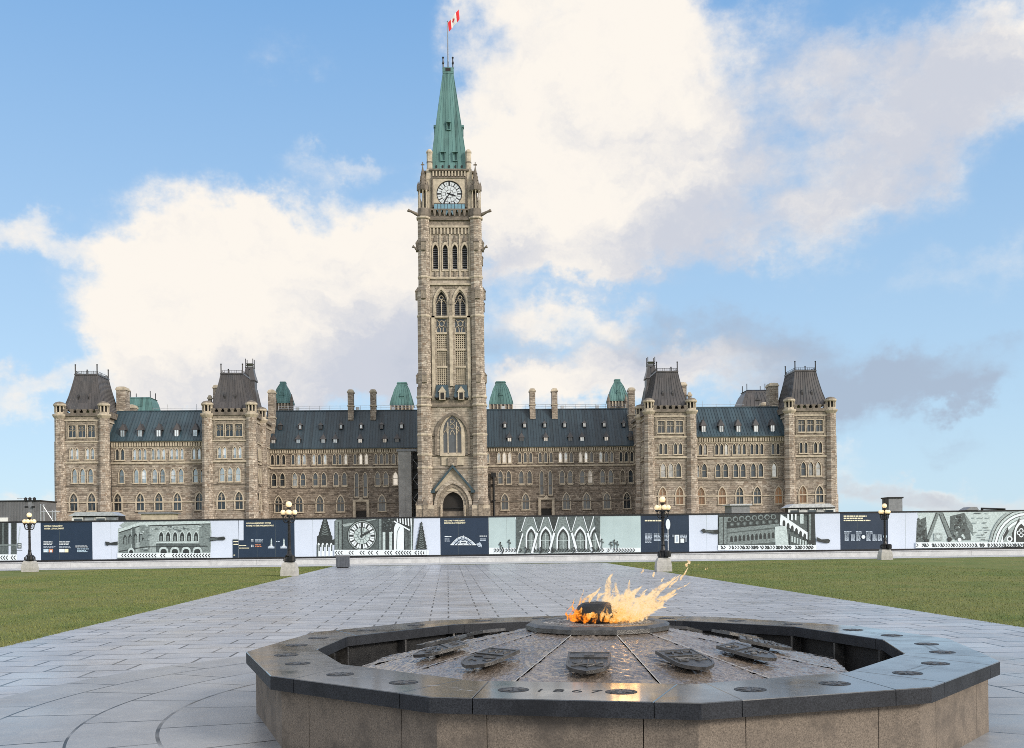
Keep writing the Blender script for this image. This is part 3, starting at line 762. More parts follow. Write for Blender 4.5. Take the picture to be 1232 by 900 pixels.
# guard rail along the main ridge
for sg in (-1, 1):
    x0, x1 = sorted((sg*6, sg*33)); b = MB().use(M['steel'])
    for zz in (26.6, 27.0): b.tube([(x0, TI+5.6, zz), (x1, TI+5.6, zz)], .03, 4)
    for i in range(15): x_ = x0+(x1-x0)*i/14; b.tube([(x_, TI+5.6, 25.9), (x_, TI+5.6, 27.05)], .03, 4)
    for px in (.13, .55, .8): b.box(x0+(x1-x0)*px-.3, x0+(x1-x0)*px+.3, TI+5.6, TI+6.2, 26, 26.8)
    b.build('guard_rail', build)
    x0, x1 = sorted((sg*42, sg*52)); b = MB().use(M['steel'])
    b.tube([(x0, 5.3, 24.9), (x1, 5.3, 24.9)], .025, 4)
    for i in range(5): x_ = x0+(x1-x0)*i/4; b.tube([(x_, 5.3, 24.3), (x_, 5.3, 25.0+(i % 2)*.6)], .03, 4)
    b.build('guard_rail', build)
#==TOWER==
# ------------------------------------------------------------------ clock tower
tower = thing('clock_tower', 'tall stone clock tower with green copper spire in the middle of the parliament facade', 'clock tower', (BX, BY, 0), AL)
TC = 5.0                                              # tower centre, t
def tring(b, hw_, z0, z1, m):                         # square string course round the shaft
    b.use(m); b.box(-hw_, hw_, TC-hw_, TC+hw_, z0, z1)
def tface(name, outer, holes, d, thick, m, faces=(0, 1, 2, 3), parent=None):
    """the same wall on the four faces of the shaft, d from its axis"""
    me = holed(outer, holes, -d, -d+thick, m)
    for i in faces: link(name, me, parent or tower, (0, TC, 0), i*PI/2)
# stage A: portal and great window
pA = arch(0, ZB, 3.5, 6.0, True, spring=7.4)
gw = arch(0, 15.95, 3.1, 6.5, True, spring=19.7)
tface('wall', rect(-5.0, 5.0, ZB, 24.2), [pA, gw], 4.55, .9, M['ashlar'], (0,))
me = holed(rect(-5.0, 5.0, ZB, 24.2), [gw], -4.55, -3.65, M['ashlar'])
for i in (1, 2, 3): link('wall', me, tower, (0, TC, 0), i*PI/2)
def local(b, name, parent=None): return b.build(name, parent or tower, (0, TC, 0))
d0 = -4.55
# portal: stepped orders, gable, doors
por = link('portal', holed(arch(0, ZB, 6.5, 8.1, True, spring=7.2), [arch(0, ZB, 5.5, 7.4, True, spring=7.2)], d0-.75, d0-.003, M['ashlar']), tower, (0, TC, 0))
link('archivolt', holed(arch(0, ZB, 5.48, 7.38, True, spring=7.2), [arch(0, ZB, 4.5, 6.75, True, spring=7.3)], d0-.5, d0-.004, M['carve']), por)
link('archivolt', holed(arch(0, ZB, 4.48, 6.73, True, spring=7.3), [arch(0, ZB, 3.5, 6.0, True, spring=7.4)], d0-.25, d0-.005, M['ashlar']), por)
b = MB().use(M['trim'])
g0, g1 = (0, 13.9), (3.55, 9.9)
link('gable', holed([(-3.2, 9.6), (3.2, 9.6), (2.9, 10.3), (0, 13.6), (-2.9, 10.3)], [[(x_, z_) for x_, z_ in arch(0, 9.61, 5.2, 1.6, True) ]] if False else [], d0-.35, d0-.006, M['trim']), por)
b = MB().use(M['roof_wing'])
for sg in (-1, 1):
    b.prism([(0, 13.55), (0, 14.05), (sg*3.45, 9.95), (sg*3.3, 9.6)][::(1 if sg > 0 else -1)], d0-.95, d0-.007)
    q_ = MB().use(M['roof_wing']); q_.box(sg*3.5-.45, sg*3.5+.45, d0-1.0, d0-.01, 9.3, 9.75); q_.build('kneeler', por)
    q_ = MB().use(M['trim']); q_.lathe(sg*2.0, d0-.8, [(.12, 4), (.12, 7.2)], 6); q_.build('shaft', por)
q_ = MB().use(M['trim']); q_.ball((0, d0-.5, 14.1), .28, 8, 6); q_.build('finial', por)
b.build('gable_coping', por)
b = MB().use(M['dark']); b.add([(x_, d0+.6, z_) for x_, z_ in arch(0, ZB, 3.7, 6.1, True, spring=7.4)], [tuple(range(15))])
dr = b.build('door', por); 
b = MB().use(M['iron']); b.box(-1.7, 1.7, d0+.35, d0+.55, 6.7, 6.85); b.use(M['trim_dark']); b.box(-1.7, 1.7, d0+.3, d0+.5, ZB, 6.2)
b.build('tympanum', por)
# great window
mk = holed(arch(0, 15.8, 6.0, 7.2, True, spring=19.0), [arch(0, 15.7, 5.2, 6.75, True, spring=19.0)], d0-.35, d0-.003, M['trim_dark'])
fr = holed(arch(0, 15.75, 4.2, 6.9, True, spring=19.4), [arch(0, 15.95, 3.1, 6.5, True, spring=19.7)], d0-.12, d0-.004, M['trim'])
b = MB().use(M['trim'])
for x_ in (-.75, .75): b.box(x_-.09, x_+.09, d0+.1, d0+.35, 16, 21.3)
b.box(-1.55, 1.55, d0+.1, d0+.34, 15.95, 16.15)
for x_ in (-1.15, 0, 1.15):
    b.tube([(x_-.4, d0+.2, 19.2), (x_-.2, d0+.2, 19.75), (x_, d0+.2, 20.0), (x_+.2, d0+.2, 19.75), (x_+.4, d0+.2, 19.2)], .07, 4)
for (x_, z_, r_) in ((0, 20.6, .42), (0, 21.5, .38), (-.8, 20.3, .28), (.8, 20.3, .28)):
    b.tube([(x_+r_*math.cos(i*PI/4), d0+.2, z_+r_*math.sin(i*PI/4)) for i in range(9)], .06, 4)
trc = b.mesh('window_tracery')
p = MB().use(M['glass']); p.add([(x_, d0+.4, z_) for x_, z_ in arch(0, 15.9, 3.2, 6.6, True, spring=19.7)], [tuple(range(15))]); pane = p.mesh('great_pane')
sill = MB().use(M['trim']); sill.box(-2.1, 2.1, d0-.45, d0-.006, 15.55, 15.95); sill.box(-1.9, 1.9, d0-.2, d0-.006, 14.0, 15.55); sill.use(M['carve']); sill.box(-.8, .8, d0-.5, d0-.2, 13.9, 15.3); sl_me = sill.mesh('window_apron')
for i in range(4):
    o = link('great_window', trc, tower, (0, TC, 0), i*PI/2)
    link('hood_mould', mk, o); link('frame', fr, o); link('pane', pane, o); link('sill', sl_me, o)
b = MB()
for z0, z1, e, m in ((13.4, 13.6, .16, 'trim_dark'), (15.55, 15.75, .2, 'trim_dark'), (18.95, 19.2, .2, 'trim_dark'), (23.9, 24.25, .35, 'trim_dark')):
    b.use(M[m]); 
    for i in range(4):
        Rm = Matrix.Rotation(i*PI/2, 3, 'Z')
        for s0, s1 in (((-4.0, -2.6), (2.6, 4.0)) if 15 < z0 < 20 else ((-4.0, 4.0),)): b.box(s0, s1, d0-e, d0-.002, z0, z1, Rm)
b.use(M['carve']); b.box(-3.8, 3.8, d0-.22, d0-.002, 24.25, 25.0)
local(b, 'string_course')
# stage B: paired tracery panels and louvred windows
dB = 4.5
hB = []
for x_ in (-1.6, 1.6):
    hB += [rect(x_-.88, x_+.88, 27.6, 38.9), arch(x_, 39.35, 1.75, 4.1, True)]
tface('wall', rect(-4.9, 4.9, 24.2, 44.8), hB, dB, .7, M['ashlar'])
b = MB()
b.use(M['trim'])
for x_ in (-1.6, 1.6):
    for j in range(6): xx = x_-.88+1.76*j/5; b.box(xx-.07, xx+.07, -dB+.18, -dB+.35, 27.6, 36.2)
    for j in range(26): zz = 27.6+8.6*j/25; b.box(x_-.88, x_+.88, -dB+.2, -dB+.34, zz-.055, zz+.055)
    for zz in (30.7, 33.6, 36.4): b.box(x_-.95, x_+.95, -dB-.02, -dB+.3, zz-.16, zz+.16)
    b.use(M['carve']); b.add([(x_-.88, -dB+.38, 27.6), (x_+.88, -dB+.38, 27.6), (x_+.88, -dB+.38, 36.3), (x_-.88, -dB+.38, 36.3)], [(0, 1, 2, 3)])
    b.use(M['glass']); b.add([(x_-.88, -dB+.4, 36.3), (x_+.88, -dB+.4, 36.3), (x_+.88, -dB+.4, 38.9), (x_-.88, -dB+.4, 38.9)], [(0, 1, 2, 3)])
    b.use(M['trim'])
    for q in (-.55, .55): b.tube([(x_+q-.35, -dB+.25, 36.6), (x_+q-.3, -dB+.25, 37.2), (x_+q, -dB+.25, 37.7), (x_+q+.3, -dB+.25, 37.2), (x_+q+.35, -dB+.25, 36.6)], .09, 4)
    b.tube([(x_+.45*math.cos(i*PI/4), -dB+.25, 38.05+.5*math.sin(i*PI/4)) for i in range(9)], .09, 4)
    b.tube([(x_-.85, -dB+.25, 38.8), (x_-.4, -dB+.25, 38.2)], .08, 4); b.tube([(x_+.85, -dB+.25, 38.8), (x_+.4, -dB+.25, 38.2)], .08, 4)
pan = b.mesh('panel_tracery')
b = MB().use(M['trim'])
for x_ in (-1.6, 1.6):
    b.box(x_-.07, x_+.07, -dB+.05, -dB+.3, 39.4, 42.0)
    b.tube([(x_-.85, -dB+.18, 41.4), (x_-.45, -dB+.18, 42.1), (x_, -dB+.18, 41.6), (x_+.45, -dB+.18, 42.1), (x_+.85, -dB+.18, 41.4)], .07, 4)
    b.tube([(x_+.34*math.cos(i*PI/4), -dB+.18, 42.45+.34*math.sin(i*PI/4)) for i in range(9)], .07, 4)
    b.use(M['louvre']); b.add([(x, -dB+.55, z) for x, z in arch(x_, 39.3, 1.8, 4.1, True)], [tuple(range(15))])
    b.use(M['iron_grey'])
    for j in range(9):
        z_ = 39.5+j*.34; b.add([(x_-.85, -dB+.3, z_), (x_+.85, -dB+.3, z_), (x_+.85, -dB+.5, z_+.2), (x_-.85, -dB+.5, z_+.2)], [(0, 1, 2, 3)])
    b.use(M['trim'])
lou = b.mesh('louvred_pair')
hoods = [holed(arch(x_, 39.3, 2.75, 5.0, True), [arch(x_, 39.25, 2.1, 4.5, True)], -dB-.22, -dB-.003, M['trim']) for x_ in (-1.6, 1.6)]
b = MB().use(M['trim']); b.box(-.28, .28, -dB-.4, -dB-.003, 27.4, 39.3)
for x_ in (-3.05, 3.05): b.box(x_-.28, x_+.28, -dB-.3, -dB-.003, 25.0, 39.3)
b.box(-3.6, 3.6, -dB-.3, -dB-.004, 39.0, 39.3); b.box(-3.6, 3.6, -dB-.35, -dB-.003, 44.5, 44.85)
b.use(M['carve']); b.box(-.26, .26, -dB-.35, -dB-.003, 39.3, 41.2); b.frustum(0, -dB-.2, [(.35, .2, 41.2), (.05, .05, 43.6)])
b.box(-2.6, 2.6, -dB-.06, -dB-.004, 44.0, 44.5)
pil = b.mesh('pilaster')
b = MB().use(M['roof_wing'])
for x_ in (-1.6, 1.6):
    b.frustum(x_, -dB-.1, [(1.3, .75, 25.3), (1.1, .55, 26.4), (1.0, .3, 27.6)]); b.use(M['trim'])
    b.box(x_-.55, x_+.55, -dB-1.0, -dB-.3, 25.0, 26.3); b.prism([(x_-.7, 26.3), (x_+.7, 26.3), (x_, 27.3)], -dB-1.05, -dB-.3); b.use(M['dark']); b.box(x_-.3, x_+.3, -dB-1.04, -dB-1.003, 25.1, 26.2); b.use(M['iron'])
    b.tube([(x_-1.3, -dB-.9, 25.5), (x_-.9, -dB-1.1, 25.2), (x_-.6, -dB-1.1, 25.4)], .12, 5); b.tube([(x_+1.3, -dB-.9, 25.5), (x_+.9, -dB-1.1, 25.2), (x_+.6, -dB-1.1, 25.4)], .12, 5); b.use(M['roof_wing'])
luc = b.mesh('lucarne_pair')
for i in range(4):
    a = i*PI/2; link('tracery_panel', pan, tower, (0, TC, 0), a); o = link('louvred_window', lou, tower, (0, TC, 0), a)
    for h_ in hoods: link('hood_mould', h_, o)
    link('pilaster', pil, tower, (0, TC, 0), a); link('lucarne', luc, tower, (0, TC, 0), a)
# stage C: belfry lancets
dC = 4.35
hC = [arch(x_, 47.3, .82, 4.15, True) for x_ in (-2.5, -.82, .82, 2.5)]
tface('wall', rect(-4.6, 4.6, 44.8, 56.2), hC, dC, .7, M['ashlar'])
for q, x_ in enumerate((-2.5, -.82, .82, 2.5)):
    b = MB().use(M['louvre']); b.add([(x, -dC+.5, z) for x, z in arch(x_, 47.25, .85, 4.2, True)], [tuple(range(15))]); b.use(M['iron_grey'])
    for j in range(10): z_ = 47.4+j*.36; b.add([(x_-.42, -dC+.25, z_), (x_+.42, -dC+.25, z_), (x_+.42, -dC+.45, z_+.2), (x_-.42, -dC+.45, z_+.2)], [(0, 1, 2, 3)])
    b.use(M['trim']); b.box(x_-.62, x_+.62, -dC-.15, -dC-.003, 46.9, 47.2); b.use(M['carve']); b.box(x_-.14, x_+.14, -dC-.2, -dC-.003, 45.9, 46.9)
    b.use(M['trim_dark']); b.frustum(x_, -dC-.12, [(.3, .12, 51.9), (.04, .04, 53.0)])
    me = b.mesh('belfry'); hd = holed(arch(x_, 47.2, 1.25, 4.75, True), [arch(x_, 47.15, .86, 4.3, True)], -dC-.16, -dC-.003, M['trim'])
    for i in range(4): o = link('belfry_window', me, tower, (0, TC, 0), i*PI/2); link('hood_mould', hd, o)
b = MB()
for i in range(4):
    Rm = Matrix.Rotation(i*PI/2, 3, 'Z')
    b.use(M['trim']); b.box(-3.8, 3.8, -dC-.3, -dC-.003, 45.6, 45.85, Rm); b.box(-3.7, 3.7, -dC-.35, -dC-.003, 54.25, 54.6, Rm)
    for x_ in (-3.35, -1.66, 0, 1.66, 3.35): b.box(x_-.13, x_+.13, -dC-.2, -dC-.003, 45.85, 53.2, Rm)
    b.use(M['trim'])
    for j in range(12): x_ = -3.3+6.6*j/11; b.box(x_-.13, x_+.13, -dC-.3, -dC-.003, 53.2, 54.25, Rm)
    b.use(M['carve']); b.box(-3.7, 3.7, -dC-.12, -dC-.004, 54.6, 55.5, Rm)
    b.use(M['trim_dark']); b.box(-4.0, 4.0, -dC-.45, -dC-.003, 55.5, 55.85, Rm)
local(b, 'string_course')
# corner buttresses
for sx in (-1, 1):
    for sy in (-1, 1):
        b = MB(); cx, cy = sx*4.72, sy*4.72
        b.use(M['tower_rough'])
        b.lathe(cx, cy, [(1.42, ZB), (1.42, 7.6), (1.34, 7.9), (1.34, 13.3), (1.31, 13.7), (1.31, 18.9), (1.28, 19.3), (1.28, 23.8), (1.28, 27.2)], 8, PI/8)
        b.lathe(sx*4.6, sy*4.6, [(1.28, 27.2), (1.16, 28.0), (1.16, 38.9), (1.13, 39.3), (1.13, 43.6)], 8, PI/8)
        b.lathe(sx*4.48, sy*4.48, [(1.13, 43.6), (1.05, 44.6), (1.05, 56.0)], 8, PI/8)
        b.use(M['trim'])
        for z_, r_, k_ in ((13.4, 1.42, 4.72), (15.6, 1.4, 4.72), (18.95, 1.4, 4.72), (23.9, 1.45, 4.72), (25.3, 1.42, 4.72), (39.0, 1.24, 4.6), (45.6, 1.16, 4.48), (55.6, 1.28, 4.48)):
            b.lathe(sx*k_, sy*k_, [(r_-.06, z_), (r_, z_+.1), (r_, z_+.22), (r_-.06, z_+.36)], 8, PI/8)
        # small gabled niches
        for z_, k_, r_, h_ in ((5.2, 4.72, 1.34, 2.9), (27.9, 4.6, 1.08, 1.7), (42.0, 4.6, 1.05, 1.9), (50.2, 4.48, .98, 1.9)):
            for nx, ny in ((0, sy), (sx, 0)):
                x_, y_ = sx*k_+nx*r_*.93, sy*k_+ny*r_*.93
                b.use(M['carve']); b.frustum(x_, y_, [(.42, .42, z_), (.42, .42, z_+h_*.72)])
                b.use(M['trim_dark']); b.frustum(x_, y_, [(.5, .5, z_+h_*.72), (.03, .03, z_+h_*1.15)])
        b.use(M['trim']); 
        if sy < 0: b.frustum(sx*4.72, sy*4.9, [(1.5, 1.3, 6.6), (1.5, 1.3, 7.2)]); b.use(M['carve']); b.frustum(sx*4.72, sy*4.9, [(1.55, 1.35, ZB), (1.55, 1.35, 6.6)])
        local(b, 'buttress')
        # pinnacle over the buttress
        b = MB().use(M['trim_dark']); px_, py_ = sx*4.5, sy*4.5
        b.lathe(px_, py_, [(1.0, 56.0), (1.08, 56.3), (1.0, 57.2), (.95, 57.4)], 8, PI/8)
        b.use(M['dark']); b.lathe(px_, py_, [(.22, 57.3), (.22, 60.6)], 6); b.use(M['trim'])
        for i in range(8): a = i*PI/4; b.lathe(px_+.78*math.cos(a), py_+.78*math.sin(a), [(.12, 57.4), (.09, 60.2), (.16, 60.5)], 5)
        b.use(M['trim_dark']); b.lathe(px_, py_, [(.88, 60.4), (.98, 60.6), (.92, 61.2), (.72, 61.4), (.14, 64.3), (.08, 64.6)], 8, PI/8)
        for z_ in (61.6, 62.2, 62.8, 63.4):
            r_ = .74-(z_-61.4)*.2
            for i in range(4): a = PI/4+i*PI/2; b.ball((px_+r_*math.cos(a), py_+r_*math.sin(a), z_), .13, 5, 4)
        for i in range(4): a = i*PI/2; b.frustum(px_+.8*math.cos(a), py_+.8*math.sin(a), [(.25, .25, 60.5), (.25, .25, 61.2), (.02, .02, 62.1)])
        b.box(px_-.07, px_+.07, py_-.07, py_+.07, 64.4, 65.4); b.box(px_-.3, px_+.3, py_-.07, py_+.07, 64.85, 65.05)
        local(b, 'pinnacle')
        # gargoyles
        for z_, L_, r0 in ((56.6, 1.6, .26), (50.6, .85, .2))[:2 if sy < 0 else 0]:
            dx, dy = sx*.93, sy*.37
            b = MB().use(M['trim_dark']); b.smooth = True
            b.tube([(px_+dx*.7, py_+dy*.7, z_-.4), (px_+dx*1.3, py_+dy*1.3, z_-.15), (px_+dx*(1.0+L_*.7), py_+dy*(1+L_*.7), z_+.15), (px_+dx*(1.0+L_), py_+dy*(1+L_), z_+.25), (px_+dx*(1.25+L_), py_+dy*(1.25+L_), z_+.12)], [r0, r0*1.1, r0*.75, r0*1.0, r0*.4], 7)
            b.ball((px_+dx*(1.0+L_), py_+dy*(1+L_), z_+.42), r0*.6, 6, 4)
            local(b, 'gargoyle')
# stage D: clock stage
M['clock_opal'] = vary('clock_opal_glass', (.60, .65, .70), .12, 2.5, .3)
dD = 3.85
b = MB().use(M['ashlar']); b.box(-dD, dD, -dD, dD, 55.8, 64.5); 
for sx in (-1, 1):
    for sy in (-1, 1):
        b.use(M['trim']); b.box(sx*3.5-.42, sx*3.5+.42, sy*3.5-.42, sy*3.5+.42, 55.9, 62.6); b.frustum(sx*3.5, sy*3.5, [(.5, .5, 62.6), (.42, .42, 63.2), (.38, .38, 64.4)])
local(b, 'wall')
clk = None
for i in range(4):
    a = i*PI/2; Rm = Matrix.Rotation(a, 3, 'Z')
    b = MB().use(M['trim'])
    fme = holed(rect(-2.75, 2.75, 57.9, 62.75), [[(2.22*math.cos(q*PI/16), 60.2+2.22*math.sin(q*PI/16)) for q in range(32)]], -dD-.3, -dD-.003, M['trim'])
    o = link('clock_surround', fme, tower, (0, TC, 0), a)
    b = MB().use(M['trim_dark'])
    for x0_, x1_ in ((-3.0, -2.76), (2.76, 3.0)): b.box(x0_, x1_, -dD-.4, -dD-.003, 57.8, 62.9)
    b.box(-3.0, 3.0, -dD-.42, -dD-.004, 62.76, 63.0); b.use(M['trim'])
    for j in range(11): x_ = -2.7+5.4*j/10; b.box(x_-.13, x_+.13, -dD-.4, -dD-.003, 63.15, 64.0)
    b.use(M['trim_dark']); b.box(-3.4, 3.4, -dD-.5, -dD-.003, 64.05, 64.35)
    # balcony with blue glass and corbels
    b.use(M['trim_dark']); b.box(-3.7, 3.7, -dD-.7, -dD-.003, 57.25, 57.5); b.box(-3.7, 3.7, -dD-.62, -dD-.003, 55.85, 56.2)
    for j in range(9): x_ = -3.4+6.8*j/8; b.prism([(x_-.28, 57.25), (x_+.28, 57.25), (x_+.12, 56.25), (x_-.12, 56.25)], -dD-.68, -dD-.004)
    b.use(M['glass_blue'])
    for x_ in (-1.7, -.57, .57, 1.7): b.prism([(x_-.42, 57.2), (x_, 56.4), (x_+.42, 57.2)][::-1], -dD-.64, -dD-.5)
    b.build('corbel_table', o)
    b = MB().use(M['glass_blue']); b.box(-2.65, 2.65, -dD-.66, -dD-.6, 57.5, 58.3); b.use(M['iron'])
    for j in range(10): x_ = -2.65+5.3*j/9; b.box(x_-.03, x_+.03, -dD-.7, -dD-.661, 57.5, 58.3)
    b.box(-2.7, 2.7, -dD-.7, -dD-.59, 58.3, 58.38)
    b.build('glass_balustrade', o)
def disc(b, y, z, r, n=40, r0=0.0):
    if r0 == 0: b.add([(r*math.cos(2*PI*i/n), y, z+r*math.sin(2*PI*i/n)) for i in range(n)], [tuple(range(n))])
    else:
        vs = [(q*math.cos(2*PI*i/n), y, z+q*math.sin(2*PI*i/n)) for q in (r0, r) for i in range(n)]
        b.add(vs, [(i, (i+1) % n, n+(i+1) % n, n+i) for i in range(n)])
yk = -dD-.08
for i in range(4):
    a = i*PI/2
    b = MB().use(M['clock_opal']); disc(b, yk, 60.2, 2.25)
    b.use(M['iron']); disc(b, yk-.012, 60.2, 2.25, 40, 2.06); disc(b, yk-.012, 60.2, 1.42, 40, 1.35); disc(b, yk-.012, 60.2, .7, 30, .62)
    for j in range(12):
        t_ = j*PI/6; c_, s_ = math.cos(t_), math.sin(t_); w_ = .075 if j % 3 else .12
        b.add([(c_*r_-s_*q, yk-.016, 60.2+s_*r_+c_*q) for r_, q in ((1.42, -w_), (2.05, -w_*1.2), (2.05, w_*1.2), (1.42, w_))], [(0, 1, 2, 3)])
        t2 = t_+PI/12; c_, s_ = math.cos(t2), math.sin(t2)
        for r0_, r1_ in ((.7, 1.36), (1.42, 2.06)):
            b.add([(c_*r_-s_*q, yk-.014, 60.2+s_*r_+c_*q) for r_, q in ((r0_, -.025), (r1_, -.025), (r1_, .025), (r0_, .025))], [(0, 1, 2, 3)])
    f_ = link('clock_face', b.mesh('clock_face'), tower, (0, TC, 0), a)
    for ang, L_, w_ in ((math.radians(90-214), 2.0, .11), (math.radians(90-109), 1.3, .16)):     # 3:36
        c_, s_ = math.cos(ang), math.sin(ang); b = MB().use(M['iron'])
        b.add([(c_*r_-s_*q, yk-.05, 60.2+s_*r_+c_*q) for r_, q in ((-.45, -w_*.6), (L_*.6, -w_), (L_, 0), (L_*.6, w_), (-.45, w_*.6))], [(0, 1, 2, 3, 4)]); disc(b, yk-.055, 60.2, .16, 12)
        b.build('hand', f_)
# spire
b = MB().use(M['copper'])
prof = [(3.25, 64.36), (3.1, 64.7), (2.98, 65.6), (2.82, 67.6), (2.10, 72.7), (1.42, 77.4), (.88, 81.0)]
b.frustum(0, 0, [(a, a, z_) for a, z_ in prof])
for i in range(4):
    Rm = Matrix.Rotation(i*PI/2, 3, 'Z')
    for j in range(9):
        q = -1+2*j/8; b.tube([tuple(Rm @ Vector((q*a, -a-.01, z_))) for a, z_ in prof], .055, 4)
    for j in range(5): x_ = -2.2+4.4*j/4; b.use(M['dark']); b.box(x_-.14, x_+.14, -3.16, -3.0, 64.9, 65.3, Rm); b.use(M['copper'])
b.box(-.95, .95, -.95, .95, 81.0, 81.25)
sp = local(b, 'spire')
lit_m = emit('lit_lantern_pane', (1.0, .55, .2), 1.6)
for i in range(4):
    for x_, z_, lit_ in ((-1.05, 66.1, 1), (1.05, 66.1, 1), (0, 71.3, 0)):
        b = MB().use(M['copper']); w_ = .42 if lit_ else .36; y_ = -2.98 if lit_ else -2.32
        h_ = 1.25 if lit_ else 1.1
        b.box(x_-w_, x_-w_+.12, y_-.25, y_+.5, z_, z_+h_); b.box(x_+w_-.12, x_+w_, y_-.25, y_+.5, z_, z_+h_); b.box(x_-w_+.12, x_+w_-.12, y_+.2, y_+.5, z_, z_+h_); b.box(x_-w_, x_+w_, y_-.25, y_+.5, z_-.12, z_)
        b.prism([(x_-w_-.1, z_+h_), (x_+w_+.1, z_+h_), (x_, z_+h_+.55)], y_-.35, y_+.6)
        o = b.build('lucarne', sp, (0, 0, 0), i*PI/2)
        b = MB().use(lit_m if lit_ else M['dark']); b.box(x_-.12, x_+.12, y_+.1, y_+.16, z_+.15, z_+.55 if lit_ else z_+.9)
        bb = b.build('lamp_pane' if lit_ else 'louvre', sp, (0, 0, 0), i*PI/2)
b = MB().use(M['copper']); b.box(-.98, .98, -.98, .98, 81.25, 82.0); b.use(M['dark']); b.box(-.45, .45, -1.0, -.985, 81.35, 81.9); b.use(M['iron'])
for sx in (-1, 1):
    for sy in (-1, 1): b.tube([(sx*.85, sy*.85, 81.8), (sx*.85, sy*.85, 83.6)], .12, 6); b.ball((sx*.85, sy*.85, 83.7), .2, 6, 4); b.ball((sx*.85, sy*.85, 82.7), .2, 6, 4)
local(b, 'spire_crown')
for sx in (-1, 1):
    for sy in (-1, 1):
        b = MB().use(M['trim']); b.lathe(sx*3.35, sy*3.35, [(.52, 64.3), (.52, 67.2), (.6, 67.4), (.55, 67.6), (.25, 67.95)], 8, PI/8); b.use(M['trim_dark']); b.lathe(sx*3.35, sy*3.35, [(.56, 65.6), (.56, 65.8)], 8, PI/8); local(b, 'turret')
b = MB().use(M['iron_grey']); b.tube([(0, 0, 81.9), (0, 0, 90.3)], [.12, .07], 8); b.ball((0, 0, 90.4), .13, 6, 4); local(b, 'flagpole')
tower.scale = (1, 1, 1.012)
def lift(z_): return z_ if z_ < 64.4 else (64.4+(z_-64.4)*1.066 if z_ < 81.1 else z_+1.1)
for o_ in list(tower.children_recursive):
    if o_.name.split('.')[0] in ('spire', 'spire_crown', 'flagpole') or (o_.parent and o_.parent.name == 'spire'):
        if not o_.data.get('lifted'):
            for v_ in o_.data.vertices: v_.co.z = lift(v_.co.z)
            o_.data['lifted'] = 1
# flag
def flag():
    red, g = mat('flag_red', (.62, .02, .025), .8); wht, g = mat('flag_white', (.80, .80, .80), .8)
    b = MB(); nx, ny = 24, 8; L_, H_ = 3.1, 1.6
    def pt(u, v):
        x_ = u*L_*.60; up = u*L_*.72+.14*math.sin(u*7+v*1.2)*u
        y_ = .25*math.sin(u*6.0+v*.8)*u
        return (x_+.15*(1-v)+.12*math.sin(u*9)*u, y_, -H_+v*H_+up-.1*u*(1-v))
    b.smooth = True
    for side in (0, 1):
        for i in range(nx):
            for j in range(ny):
                u0, u1, v0, v1 = i/nx, (i+1)/nx, j/ny, (j+1)/ny
                b.use(red if (u0 < .25 or u1 > .75) else wht)
                o_ = Vector((0, .012*(1 if side else -1), 0)); q = [Vector(pt(*p))+o_ for p in ((u0, v0), (u1, v0), (u1, v1), (u0, v1))]
                b.add([tuple(p) for p in q], [(0, 1, 2, 3) if not side else (3, 2, 1, 0)])
    half = [(0, 1.0), (.10, .72), (.24, .80), (.18, .38), (.34, .54), (.40, .44), (.62, .48), (.54, .28), (.64, .2), (.36, -.06), (.40, -.18), (.06, -.12), (.06, -.5)]
    leaf = half+[(-x_, z_) for x_, z_ in half[::-1]]
    b.use(red); b.smooth = False
    for side in (-.02, .02):
        vs = []
        for x_, z_ in leaf:
            p = pt(.5+x_*.21, .48+z_*.36); vs.append((p[0], p[1]+side, p[2]))
        c_ = pt(.5, .5); vs.append((c_[0], c_[1]+side, c_[2])); n_ = len(leaf)
        b.add(vs, [(i, (i+1) % n_, n_) for i in range(n_)])
    p = Vector((BX, BY, 0))+Matrix.Rotation(AL, 3, 'Z') @ Vector((.08, TC, 91.3*1.012))
    o = b.build('flag', None, p, 0)
    tag(o, 'red and white flag with a red leaf flying from the pole on the spire', 'flag')
flag()
#==SITE==
# ------------------------------------------------------------------ works behind the hoarding
cs = lambda s, t: (BX+s*math.cos(AL)-t*math.sin(AL), BY+s*math.sin(AL)+t*math.cos(AL))
# wrapped hoist shaft standing against the wall
s0, _ = fac(479.5, 580, 11); s1, _ = fac(495, 580, 11); _, zt = fac(487, 540.5, 11)
px, py = cs((s0+s1)/2, 11.8)
h = thing('hoist_shaft', 'tall grey panelled construction hoist shaft standing against the wall left of the clock tower', 'construction hoist', (px, py, ZB), AL)
hw_ = (s1-s0)/2
M['hoist'] = vary('grey_sheeting', (.34, .34, .335), .3, .8, .7, bump=.3)
b = MB().use(M['hoist']); b.box(-hw_, hw_, -.9, .9, 0, zt-ZB-.4)
for zz in (3, 6, 9, 12): b.box(-hw_-.02, hw_+.02, -.92, .92, zz, zz+.05)
b.box(-.02, .02, -.93, -.9, 0, zt-ZB-.4); b.build('shaft', h)
b = MB().use(M['iron_grey']); b.box(-hw_-.3, hw_+1.0, -1.0, 1.0, zt-ZB-.4, zt-ZB); b.build('cap', h)
px, py = cs(s1+1.0, 12.0)
h = thing('scaffold', 'narrow dark scaffold stair squeezed between the hoist shaft and the clock tower', 'scaffold', (px, py, ZB), AL)
b = MB().use(M['iron'])
for a in (-.75, .75):
    for c in (-.7, .7): b.tube([(a, c, 0), (a, c, 14.2)], .06, 5)
for i in range(8):
    z_ = i*1.8; b.box(-.75, .75, -.7, .7, z_, z_+.06)
b.box(-.72, .72, .72, .76, 0, 14); b.build('frame', h)
b = MB().use(M['steel'])
